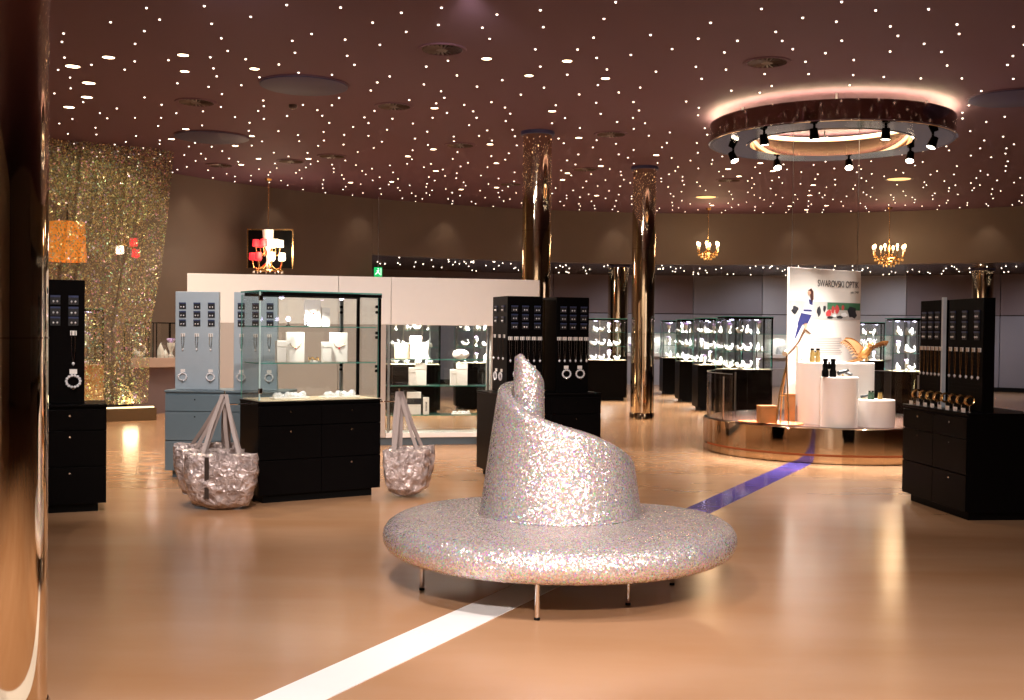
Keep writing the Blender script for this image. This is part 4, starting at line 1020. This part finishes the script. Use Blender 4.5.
# the bird
q_ = ond(866, 362, 13.42)
eb = thing('golden_bird', 'golden bird with spread wings on the tallest drum', 'bird sculpture', (q_.x, q_.y, zt1), 0.15)
M_bird = mat('amber_gilt', (0.36, 0.155, 0.04), 0.3, 0.45, 0.5, 30); M_birdd = mat('dark_gilt', (0.22, 0.10, 0.03), 0.35, 0.4, 0.4, 20)
MB().tube([(-0.10, 0, 0.05), (-0.05, 0, 0.085), (0.0, 0, 0.13), (0.03, -0.01, 0.175), (0.035, -0.03, 0.20)], [0.02, 0.05, 0.062, 0.045, 0.034], 14).build('body', M_bird, eb)
hd = MB().ball((0.035, -0.045, 0.215), 0.036, 12, 8).build('head', M_birdd, eb); MB().tube([(0.035, -0.07, 0.215), (0.035, -0.10, 0.208), (0.035, -0.112, 0.192)], [0.012, 0.008, 0.002], 8).build('beak', M_gold, hd)
def wing(sg, ln, rise):
    mb = MB(); nn = 9; vs = []
    for k in range(nn + 1):
        f = k / nn; x = sg * (0.03 + ln * f); z = 0.15 + rise * (1.6 * f - 0.9 * f * f); ch = 0.15 * (1 - f) ** 0.6 + 0.03
        for (dy, dz) in ((-0.02, 0.012), (-0.02, -0.006), (ch, -0.10 * (1 - f * 0.6)), (ch, -0.085 * (1 - f * 0.6))): vs.append((x, dy * (1 if dy < 0 else 1), z + dz))
    fs = []
    for k in range(nn):
        for a in range(4): fs.append((k * 4 + a, k * 4 + (a + 1) % 4, k * 4 + 4 + (a + 1) % 4, k * 4 + 4 + a))
    fs += [(3, 2, 1, 0), tuple(nn * 4 + a for a in range(4))]
    mb._add(vs, fs, 0, True); w_ = mb.build('wing', M_bird, eb, sharp=30)
    fm_ = MB()
    for k in range(9):
        f = (k + 0.6) / 9; x = sg * (0.03 + ln * f); z = 0.15 + rise * (1.6 * f - 0.9 * f * f) - 0.09 * (1 - f * 0.6); y_ = 0.15 * (1 - f) ** 0.6 + 0.02
        fm_.tube([(x, y_ - 0.03, z + 0.012), (x + sg * 0.03, y_ + 0.05, z - 0.02)], [0.016, 0.005], 6)
    fm_.build('feathers', M_birdd, w_)
wing(-1, 0.25, 0.2); wing(1, 0.25, 0.15)
tl = MB(); tl.prism([(-0.08, 0.06), (-0.26, 0.0), (-0.25, -0.0), (-0.20, 0.0), (-0.06, 0.03)], -0.05, 0.05); tl.build('tail', M_birdd, eb)
for s_ in (-0.02, 0.02): MB().tube([(0.0, s_, 0.09), (0.01, s_, 0.03), (0.0, s_, 0.0)], [0.014, 0.008, 0.007], 8).build('leg', M_gold, eb)
# crate, amber gravel, golden frame
q_ = ond(769, 419, 13.05); ct = thing('wooden_crate', 'small honey-coloured wooden crate on the podium left of the drums', 'crate', (q_.x, q_.y, ZD + 0.012), 0.1)
MB().box(-0.1, 0.1, 0, 0.16, 0, 0.19).build('box_body', M_wood, ct, 0.004); MB().box(-0.104, 0.104, -0.004, 0.164, 0.191, 0.205).build('lid', M_wood, ct, 0.003)
q_ = ond(792, 422, 13.35); ct = thing('wooden_crate', 'tall narrow wooden crate against the left side of the drums', 'crate', (q_.x, q_.y, ZD + 0.0005), 0.05)
MB().box(-0.06, 0.04, 0, 0.12, 0, 0.33).build('box_body', M_wood, ct, 0.004); MB().box(-0.064, 0.044, -0.004, 0.124, 0.331, 0.345).build('lid', M_wood, ct, 0.003)
gv = MB(); rng = random.Random(11); q_ = ond(766, 420, 13.05)
for k in range(1300):
    a = rng.uniform(0, 2 * PI); r_ = math.sqrt(rng.random())
    px_, py_ = r_ * 0.46 * math.cos(a), r_ * 0.34 * math.sin(a)
    X, Y = q_.x + px_, q_.y + 0.1 + py_
    if (X - q.x) ** 2 + (Y - q.y) ** 2 < 0.48 ** 2 or math.hypot(X - PC[0], Y - PC[1]) > PRAD - 0.1: continue
    gv.lathe([(0.0, 0), (rng.uniform(0.011, 0.017), 0.008), (0.0, 0.016)], 5, 0, Matrix.Translation((px_, py_ + 0.1, 0)))
tag(gv.build('amber_gravel', mat('amber_stone', (0.75, 0.22, 0.06), 0.25, 0, 0.4, 30), None, 0, (q_.x, q_.y, ZD)), 'patch of orange amber gravel strewn on the podium around the crate', 'gravel', None, 'stuff')
q_ = ond(784, 424, 12.92)
gf = thing('golden_tripod', 'tall golden tripod stand between the crate and the white drums', 'tripod', (q_.x, q_.y, ZD + 0.012))
for k, (x, y) in enumerate(((-0.10, -0.04), (0.045, -0.05), (-0.02, 0.10))):
    MB().tube([(x, y, 0), (x * 0.65, y * 0.65, 0.35), (0.02, 0, 0.70)], [0.008, 0.010, 0.012], 8).build('leg', M_gold, gf)
MB().tube([(-0.06, -0.03, 0.34), (0.03, -0.03, 0.34), (-0.012, 0.06, 0.34), (-0.06, -0.03, 0.34)], 0.006, 6).build('brace', M_gold, gf)
MB().tube([(0.02, 0, 0.68), (0.02, 0, 0.82)], 0.012, 8).build('column', M_gold, gf)
MB().cyl((-0.02, -0.06, 0.83), (0.05, 0.08, 0.86), 0.030, 0.024, 14).build('scope_head', M_cream, gf)

# ------------------------------------------------------------------ ring lamp above the podium
LR = 1.505
ring = thing('ceiling_light_ring', 'large mirrored ring lamp hanging just under the ceiling above the podium', 'ring lamp', (4.03, 14.1, 0))
ZL, ZU = 3.93, 4.185
MB().lathe([(LR - 0.03, ZL), (LR, ZL), (LR, ZU), (LR - 0.03, ZU)], 96, 0, None, False, closed=True).build('outer_band', mat('smoked_mirror', (0.34, 0.24, 0.20), 0.1, 1.0, 0.03), ring)
MB().lathe([(1.04, ZL), (LR - 0.031, ZL), (LR - 0.031, ZL + 0.03), (1.04, ZL + 0.03)], 96, 0, None, False, closed=True).build('flange', mat('ring_mirror', (0.62, 0.52, 0.42), 0.08, 1.0), ring)
MB().lathe([(1.0, ZL - 0.005), (1.038, ZL - 0.005), (1.038, ZU), (1.0, ZU)], 96, 0, None, False, closed=True).build('inner_band', M_bronze, ring)
MB().lathe([(LR - 0.10, ZU - 0.05), (LR - 0.04, ZU - 0.05), (LR - 0.04, ZU - 0.01), (LR - 0.10, ZU - 0.01)], 96, 0, None, False, closed=True).build('cove_light', M_cove, ring)
MB().lathe([(0.955, ZU - 0.06), (0.998, ZU - 0.06), (0.998, ZU - 0.02), (0.955, ZU - 0.02)], 96, 0, None, False, closed=True).build('inner_light', glow('inner_cove', (1.0, 0.72, 0.48), 5.0, True), ring)
mb = MB(); mb.lathe([(LR + 0.001, ZL), (LR + 0.02, ZL + 0.004), (LR + 0.02, ZL + 0.02), (LR + 0.001, ZL + 0.024)], 96, 0, None, False, closed=True); mb.build('rim', M_chrome, ring)
for k in range(6):
    a = k * PI / 3 + 0.3; MB().cyl((1.25 * math.cos(a), 1.25 * math.sin(a), ZL + 0.03), (1.25 * math.cos(a), 1.25 * math.sin(a), CEIL), 0.012).build('hanger', M_steel, ring)
SPOTS = [(737, 157), (780, 164), (848, 164), (908, 157), (929, 143), (741, 136), (808, 128), (893, 132)]
TG = [(3.9, 13.4, 1.0), (3.6, 13.6, 1.5), (4.2, 13.1, 0.8), (4.4, 13.2, 0.9), (4.0, 13.3, 1.2), (3.4, 13.6, 1.4), (3.8, 13.0, 0.8), (4.3, 13.2, 0.9)]
SN = ['left rear', 'left back', 'right back', 'far right back', 'far right', 'far left front', 'front left dark', 'front right']
for k, (px, py) in enumerate(SPOTS):
    q_ = onz(px, py, ZL - 0.10); v_ = Vector((q_.x - 4.03, q_.y - 14.1)); v_ = v_.normalized() * 1.26
    P = Vector((4.03 + v_.x, 14.1 + v_.y, ZL - 0.10)); T = Vector(TG[k]); dvec = (T - P).normalized()
    t = thing('ring_spotlight', '%s black spotlight clamped under the ceiling ring' % SN[k], 'spotlight', P, 0, 'spotlights under the ceiling ring')
    MB().cyl(dvec * -0.07, dvec * 0.06, 0.045, 0.058, 18).build('housing', M_black, t)
    MB().cyl(dvec * 0.0605, dvec * 0.063, 0.05, n=18).build('lens', M_spotlens, t)
    MB().cyl((0, 0, 0.0), (0, 0, 0.099), 0.016, n=10).build('stem', M_black, t)
    lamp('SPOT', 'ring_spot_beam', P + dvec * 0.08, 620, WHITE, 0.04, T, 55, 0.6)

# ------------------------------------------------------------------ ceiling: downlights, vents, discs, stars
DOWN = [(30 + x / 2.69, 30 + y / 2.69, s_) for x, y, s_ in ((115, 97, 1.6), (158, 142, 1.5), (153, 180, 1.4), (105, 207, 1.4), (211, 73, 1.3), (412, 67, 1.2), (416, 111, 1), (604, 104, 1.1), (419, 266, 1), (381, 293, 1), (552, 311, 1), (597, 285, .8), (568, 362, 1), (615, 346, .9), (749, 346, 1), (862, 410, 1))]
DOWN += [(360 + x / 2.592, 30 + y / 2.592, s_) for x, y, s_ in ((328, 74, 1.1), (438, 118, 1), (537, 80, 1.1), (636, 125, 1), (193, 202, 1), (498, 210, 1), (190, 309, 1), (337, 296, 1), (353, 345, .9), (124, 327, .9), (567, 279, 1), (768, 324, 1), (624, 352, 1), (538, 371, 1), (525, 388, 1), (354, 408, 1), (82, 393, 1), (197, 365, 1), (613, 429, 1), (262, 413, 1))]
DOWN += [(690 + x / 3.41, 80 + y / 3.41, s_) for x, y, s_ in ((167, 328, 1), (130, 303, 1), (240, 283, 1), (282, 310, 1), (420, 358, 1), (408, 393, 1), (465, 428, 1), (397, 442, 1), (340, 430, 1), (75, 427, 1))]
def downlight():
    t = thing('downlight', 'x', 'y')
    MB().lathe([(0.066, -0.006), (0.075, -0.006), (0.078, 0), (0.060, 0)], 20, 0, None, False, closed=True).build('trim_ring', M_vent, t)
    MB().lathe([(0.0, -0.003), (0.060, -0.003), (0.060, -0.0005), (0, -0.0005)], 20).build('diffuser', M_down, t)
    return t
used = []
for k, (px, py, s_) in enumerate(DOWN):
    q_ = onz(px, py, CEIL); used.append((q_.x, q_.y, 0.2))
    stamp('down', downlight, 'small round recessed downlight glowing warm white in the star-studded ceiling', 'downlight', (q_.x, q_.y, CEIL - 0.0005), 0, 'recessed downlights in the ceiling', s_ * 0.76)
    if k % 2 == 0: lamp('SPOT', 'downlight_beam', (q_.x, q_.y, CEIL - 0.02), 240, WARM, 0.06, (q_.x, q_.y, 0), 120, 0.8)
# two wider amber downlights
for lab, px, py in (('wide amber downlight in the ceiling above the right gold chandelier', 899, 179), ('wide amber downlight in the ceiling above the small gold chandelier', 706, 197)):
    q_ = onz(px, py, CEIL); t = thing('downlight', lab, 'downlight', (q_.x, q_.y, CEIL - 0.0005)); used.append((q_.x, q_.y, 0.4))
    MB().lathe([(0.22, -0.008), (0.25, -0.008), (0.26, 0), (0.2, 0)], 32, 0, None, False, closed=True).build('trim_ring', M_vent, t); MB().lathe([(0.0, -0.004), (0.199, -0.004), (0.199, -0.0005), (0, -0.0005)], 32).build('diffuser', glow('amber_panel', (1.0, 0.55, 0.2), 2.0), t)
def vent(lab, px, py, r):
    q_ = onz(px, py, CEIL); used.append((q_.x, q_.y, r + 0.05))
    t = thing('ceiling_vent', lab, 'vent', (q_.x, q_.y, CEIL), 0, 'round ceiling vents')
    MB().lathe([(r * 0.86, -0.012), (r, -0.012), (r * 1.04, -0.0005), (r * 0.84, -0.0005)], 40, 0, None, False, closed=True).build('outer_ring', M_ceil, t)
    MB().lathe([(0, -0.003), (r * 0.83, -0.003), (r * 0.83, -0.0005), (0, -0.0005)], 40).build('backing', M_blackgap, t)
    mb = MB()
    for k in range(24):
        a = 2 * PI * k / 24
        mb.box(r * 0.25, r * 0.83, -0.010, 0.010, -0.014, -0.004, 0, Matrix.Rotation(a, 4, 'Z') @ Matrix.Rotation(0.5, 4, 'X'))
    mb.lathe([(0, -0.014), (r * 0.25, -0.014), (r * 0.25, -0.004)], 20); mb.build('louvres', M_vent, t)
vent('large slotted round vent near the top of the picture, left of centre', 442, 49, 0.24); vent('slotted round vent upper right above the ring lamp', 767, 62, 0.24)
vent('slotted round vent between the two violet ceiling discs', 196, 102, 0.25); vent('slotted round vent right of the front violet ceiling disc', 394, 106, 0.24)
vent('slotted round vent high between the two tall columns', 611, 134, 0.24); vent('slotted round vent above the gap between the tall columns, farther back', 585, 169, 0.24)
vent('slotted round vent left of the tall column over the white wall', 460, 145, 0.24); vent('slotted round vent above the red and white chandelier', 291, 161, 0.24)
vent('slotted round vent right of the red and white chandelier', 332, 156, 0.24); vent('slotted round vent over the left wall, behind the second disc', 220, 165, 0.24)
vent('small slotted vent near the left tall column at the back', 511, 184, 0.24); vent('slotted round vent under the left side of the ring lamp', 729, 180, 0.24)
def cdisc(lab, px, py, r):
    q_ = onz(px, py, CEIL); used.append((q_.x, q_.y, r))
    t = thing('ceiling_disc', lab, 'disc', (q_.x, q_.y, CEIL), 0, 'violet ceiling discs')
    MB().lathe([(0, -0.03), (r - 0.02, -0.03), (r, -0.022), (r, -0.0005)], 64).build('disc', M_disc, t)
    MB().lathe([(r + 0.001, -0.012), (r + 0.02, -0.012), (r + 0.02, -0.0005), (r + 0.001, -0.0005)], 64, 0, None, False, closed=True).build('edge', M_ceil, t)
cdisc('large violet-blue disc on the ceiling, upper left', 304, 84.5, 0.50); cdisc('violet-blue disc on the ceiling farther left', 212, 136.5, 0.53); cdisc('violet-blue disc at the right picture edge', 1014, 97, 0.50)
q_ = onz(293, 105, CEIL); t = thing('smoke_detector', 'tiny smoke detector on the ceiling below the large violet disc', 'smoke detector', (q_.x, q_.y, CEIL))
MB().lathe([(0.03, -0.05), (0.05, -0.035), (0.055, -0.0005)], 20).build('housing', M_vent, t); MB().lathe([(0, -0.058), (0.02, -0.055), (0.022, -0.0505)], 14).build('sensor', M_chrome, t)

# stars
for c_ in ((4.03, 14.1, 1.56),): used.append(c_)
used += [(0.33, 15.6, 0.26), (2.2, 19.2, 0.26)]
rng = random.Random(21); stars = []; cells = {}
tries = 0
while tries < 60000 and len(stars) < 820:
    tries += 1
    x, y = rng.uniform(-9, 17), rng.uniform(8.5, 27)
    if math.hypot(x - RC.x, y - RC.y) > RW - 0.12: continue
    px, py = topx((x, y, CEIL))
    if not (-70 < px < 1100 and -60 < py < 260): continue
    if any(math.hypot(x - a, y - b_) < r_ + 0.04 for a, b_, r_ in used): continue
    ci, cj = int(x / 0.3), int(y / 0.3)
    if any(math.hypot(x - sx_, y - sy_) < 0.34 for di in (-1, 0, 1) for dj in (-1, 0, 1) for sx_, sy_ in cells.get((ci + di, cj + dj), ())): continue
    cells.setdefault((ci, cj), []).append((x, y)); stars.append((x, y))
inside = [s_ for s_ in stars if 0 <= topx((*s_, CEIL))[0] <= 1024 and topx((*s_, CEIL))[1] >= 0]
inside.sort(key=lambda s_: math.hypot(*s_)); near = inside[:300]; nearset = set(near)
def star_mb(mb, x, y, z, s_=1.0):
    mb.lathe([(0.0, -0.011 * s_), (0.007 * s_, -0.009 * s_), (0.010 * s_, -0.003), (0.010 * s_, 0)], 8, 0, Matrix.Translation((x, y, z)))
mb = MB(); star_mb(mb, 0, 0, 0); star0 = mb.build('star_light', M_star)
for k, (x, y) in enumerate(near):
    o = star0 if k == 0 else star0.copy()
    if k: COL.objects.link(o)
    o.location = (x, y, CEIL - 0.0005); tag(o, 'tiny star-like point of light in the aubergine ceiling', 'star light', 'star lights in the ceiling')
mb = MB()
for x, y in stars:
    if (x, y) not in nearset: star_mb(mb, x, y, CEIL - 0.0005)
tag(mb.build('star_lights', M_star), 'the many tiny far star lights of the ceiling', 'star lights', None, 'stuff')
mb = MB(); k = 0
while k < 240:
    a = R(rng.uniform(20, JAMB - 0.4)); r_ = rng.uniform(RW + 0.4, RB - 0.5); star_mb(mb, RC.x + r_ * math.cos(a), RC.y + r_ * math.sin(a), 3.0995, 1.35); k += 1
tag(mb.build('fairy_lights', M_fairy), 'tiny golden lights sprinkled under the dark soffit of the rear recess', 'fairy lights', None, 'stuff')

# ------------------------------------------------------------------ chandeliers
M_redshade = mat('red_shade', (0.55, 0.03, 0.03), 0.6, emit=(1.0, 0.03, 0.05), estr=1.1); M_whiteshade = mat('white_shade', (0.9, 0.8, 0.7), 0.6, emit=(1.0, 0.78, 0.55), estr=3.6)
q_ = onz(272, 181, CEIL)
ch = thing('shaded_chandelier', 'chandelier with red and white lampshades in front of a black square frame', 'chandelier', (q_.x, q_.y - 0.3, 0))
zc = ond(272, 250, q_.y - 0.3).z
mb = MB(); MB().lathe([(0.0, CEIL - 0.05), (0.05, CEIL - 0.04), (0.07, CEIL - 0.0005)], 16).build('canopy', M_gold, ch)
zz = zc + 0.42
while zz < CEIL - 0.06: mb.tube([(0.011 * math.cos(w_), 0, zz + 0.024 + 0.024 * math.sin(w_)) if int(round((zz - zc) / 0.04)) % 2 else (0, 0.011 * math.cos(w_), zz + 0.024 + 0.024 * math.sin(w_)) for w_ in [2 * PI * k / 8 for k in range(9)]], 0.004, 5); zz += 0.04
mb.build('chain', M_gold, ch)
MB().lathe([(0.03, zc - 0.36), (0.06, zc - 0.3), (0.03, zc - 0.2), (0.045, zc), (0.10, zc + 0.2), (0.11, zc + 0.38), (0.02, zc + 0.42)], 14).build('crystal_column', M_crystal, ch, sharp=12)
fr_ = MB().box(-0.46, 0.38, 0.36, 0.385, zc - 0.32, zc + 0.40).build('back_panel', M_blackgap, ch)
mb = MB(); mb.box(-0.48, 0.40, 0.352, 0.39, zc + 0.401, zc + 0.43); mb.box(-0.485, -0.461, 0.352, 0.39, zc - 0.33, zc + 0.43); mb.box(0.381, 0.405, 0.352, 0.39, zc - 0.33, zc + 0.43); mb.build('frame', M_gold, fr_)
mb = MB(); mb.cyl((0, 0.0, zc + 0.30), (0, 0.36, zc + 0.30), 0.01); mb.build('panel_arm', M_gold, ch)
for tier, (zr, rr, n_) in enumerate(((zc + 0.13, 0.23, 6), (zc - 0.12, 0.29, 7))):
    for k in range(n_):
        a = 2 * PI * (k + 0.35 * tier) / n_ + 0.35; dx, dy = math.cos(a), math.sin(a) * 0.85
        ar = MB().tube([(0.04 * dx, 0.04 * dy, zr - 0.14), (rr * 0.5 * dx, rr * 0.5 * dy, zr - 0.24), (rr * 0.9 * dx, rr * 0.9 * dy, zr - 0.22), (rr * dx, rr * dy, zr - 0.09)], 0.012, 8).build('arm', M_gold, ch)
        red = dx < -0.02
        sh_ = MB().lathe([(0.056, zr - 0.075), (0.066, zr - 0.055), (0.057, zr + 0.06)], 16, 0, Matrix.Translation((rr * dx, rr * dy, 0)), cap=False).build('lampshade', M_redshade if red else M_whiteshade, ch); sh_['label'] = 'red lampshade' if red else 'white lampshade'
        MB().ball((rr * dx, rr * dy, zr - 0.01), 0.024, 8, 6).build('bulb', M_bulb, sh_)
mb = MB()
for k in range(10):
    a = 2 * PI * k / 10; mb.lathe([(0, -0.05), (0.014, -0.02), (0, 0.01)], 6, 0, Matrix.Translation((0.28 * math.cos(a), 0.24 * math.sin(a), zc - 0.40)))
mb.build('drops', M_crystal, ch, sharp=12)
mb = MB(); mb.tube([(0.28 * math.cos(2 * PI * k / 20), 0.24 * math.sin(2 * PI * k / 20), zc - 0.39) for k in range(21)], 0.006, 6)
for k in range(4):
    a = 2 * PI * k / 4; mb.tube([(0.03 * math.cos(a), 0.03 * math.sin(a), zc - 0.34), (0.28 * math.cos(a), 0.24 * math.sin(a), zc - 0.39)], 0.006, 6)
mb.build('drop_ring', M_gold, ch)
lamp('POINT', 'chandelier_glow', (q_.x + 0.15, q_.y - 0.75, zc), 40, (1, 0.75, 0.5), 0.15)
def gold_chandelier(lab, px, ptop, pbody, s_, n_, y):
    q_ = ond(px, pbody, y); t = thing('gold_chandelier', lab, 'chandelier', (q_.x, q_.y, 0), 0, 'gold candle chandeliers'); zc = q_.z
    MB().lathe([(0.0, CEIL - 0.05), (0.05, CEIL - 0.04), (0.06, CEIL - 0.0005)], 14).build('canopy', M_gold, t); MB().cyl((0, 0, zc + 0.2 * s_), (0, 0, CEIL - 0.05), 0.008).build('chain', M_gold, t)
    MB().lathe([(0.0, zc - 0.22 * s_), (0.04 * s_, zc - 0.18 * s_), (0.02 * s_, zc - 0.1 * s_), (0.05 * s_, zc), (0.015, zc + 0.2 * s_)], 12).build('stem', M_gold, t)
    for k in range(n_):
        a = 2 * PI * k / n_ + 0.2; dx, dy = math.cos(a), math.sin(a)
        ar = MB().tube([(0.03 * dx, 0.03 * dy, zc - 0.05 * s_), (0.2 * s_ * dx, 0.2 * s_ * dy, zc - 0.16 * s_), (0.33 * s_ * dx, 0.33 * s_ * dy, zc - 0.10 * s_), (0.34 * s_ * dx, 0.34 * s_ * dy, zc)], 0.012, 6).build('arm', M_gold, t)
        cd = MB().cyl((0.34 * s_ * dx, 0.34 * s_ * dy, zc), (0.34 * s_ * dx, 0.34 * s_ * dy, zc + 0.07), 0.014, n=8).build('candle', M_card, ar)
        MB().ball((0.34 * s_ * dx, 0.34 * s_ * dy, zc + 0.115), 0.036, 8, 6, sq=(.75, .75, 1.4)).build('bulb', M_bulb, ar)
    mb = MB()
    for ring_, (rr, zz, m_) in enumerate(((0.30, -0.17, 16), (0.22, -0.24, 12), (0.12, -0.30, 8))):
        for k in range(m_):
            a = 2 * PI * k / m_; mb.lathe([(0, -0.04), (0.014, -0.012), (0, 0.02)], 6, 0, Matrix.Translation((rr * s_ * math.cos(a), rr * s_ * math.sin(a), zc + zz * s_)))
    mb.build('drops', mat('amber_crystal', (0.95, 0.62, 0.25), 0.1, 0.3, spec=1.0, emit=(1, 0.5, 0.12), estr=0.25), t, sharp=12)
    mb = MB()
    for rr, zz in ((0.30, -0.15), (0.22, -0.22), (0.12, -0.28)):
        mb.tube([(rr * s_ * math.cos(2 * PI * k / 20), rr * s_ * math.sin(2 * PI * k / 20), zc + zz * s_) for k in range(21)], 0.008, 6)
    for k in range(4):
        a = PI / 2 * k; mb.tube([(0.30 * s_ * math.cos(a), 0.30 * s_ * math.sin(a), zc - 0.15 * s_), (0.22 * s_ * math.cos(a), 0.22 * s_ * math.sin(a), zc - 0.22 * s_), (0.12 * s_ * math.cos(a), 0.12 * s_ * math.sin(a), zc - 0.28 * s_), (0, 0, zc - 0.2 * s_)], 0.006, 5)
    mb.build('drop_rings', M_gold, t)
    lamp('POINT', 'chandelier_glow', (q_.x, q_.y - 0.5, zc + 0.15), 40, (1, 0.66, 0.36), 0.15)
gold_chandelier('small gold candle chandelier right of the free-standing column', 708, 212, 249, 0.72, 6, 24.9)
gold_chandelier('larger gold candle chandelier right of the poster', 889, 213, 252, 1.0, 8, 24.4)
def mirrored_chandelier():  # reflection of the red and white chandelier, modelled as glowing shades
    q_ = ond(124, 250, 18.6); t = thing('chandelier_reflection', 'reflection of the red and white chandelier, built as small shades behind the curtain', 'chandelier', (q_.x, q_.y, 0)); zc = q_.z
    MB().cyl((0, 0, zc + 0.1), (0, 0, CEIL), 0.008).build('cord', M_gold, t)
    for k, (x, z, m_) in enumerate(((-0.07, 0.0, M_whiteshade), (0.16, 0.13, M_redshade), (0.2, -0.06, M_redshade))):
        MB().lathe([(0.05, zc + z - 0.07), (0.07, zc + z - 0.05), (0.06, zc + z + 0.07)], 14, 0, Matrix.Translation((x, 0, 0))).build('lampshade', m_, t)
        MB().tube([(0, 0, zc + 0.1), (x, 0, zc + z + 0.07)], 0.008, 6).build('arm', M_gold, t)
mirrored_chandelier()

# ------------------------------------------------------------------ exit sign at the end of the soffit
q_ = ond(378, 272, 23.4); ex = thing('exit_sign', 'small green running-man exit sign above the white display wall', 'sign', (q_.x, q_.y, q_.z))
MB().box(-0.085, 0.085, 0, 0.03, -0.10, 0.10).build('housing', glow('exit_green', (0.02, 0.55, 0.14), 1.1), ex)
mb = MB(); mb.prism([(-0.01, 0.055), (0.02, 0.055), (0.02, 0.08), (-0.01, 0.08)], -0.004, -0.0005); mb.prism([(-0.03, 0.03), (0.03, 0.045), (0.02, 0.0), (0.05, -0.05), (0.03, -0.055), (0.0, -0.015), (-0.05, -0.06), (-0.065, -0.045), (-0.02, 0.0)], -0.004, -0.0005)
mb.prism([(0.055, -0.07), (0.07, -0.07), (0.07, 0.08), (0.055, 0.08)], -0.004, -0.0005); mb.build('running_figure', glow('exit_white', (0.9, 1, 0.92), 1.3), ex)
MB().cyl((0, 0.015, 0.10), (0, 0.015, CEIL - q_.z - 0.001), 0.006, n=6).build('hanger', M_steel, ex)

# wall washers: small spots close to the walls
for a in (172, 160, 148, 138, 128, 118, 108, 98, 88, 78, 68, 58, 48):
    r_ = RW - 0.35; P = Vector((RC.x + r_ * math.cos(R(a)), RC.y + r_ * math.sin(R(a)), CEIL - 0.03))
    lamp('SPOT', 'wall_wash_beam', P, 16, (1, 0.74, 0.48), 0.04, P + Vector((0.12 * math.cos(R(a)), 0.12 * math.sin(R(a)), -1)), 80, 0.9)
# light for the recess behind the bulkhead
for a in (120, 105, 92, 80, 68, 56):
    r_ = RW + 2.6; P = Vector((RC.x + r_ * math.cos(R(a)), RC.y + r_ * math.sin(R(a)), 3.06)); lamp('SPOT', 'recess_beam', P, 150, (0.97, 0.95, 1.0), 0.05, P + Vector((0.5 * math.cos(R(a)), 0.5 * math.sin(R(a)), -1)), 130, 0.8)
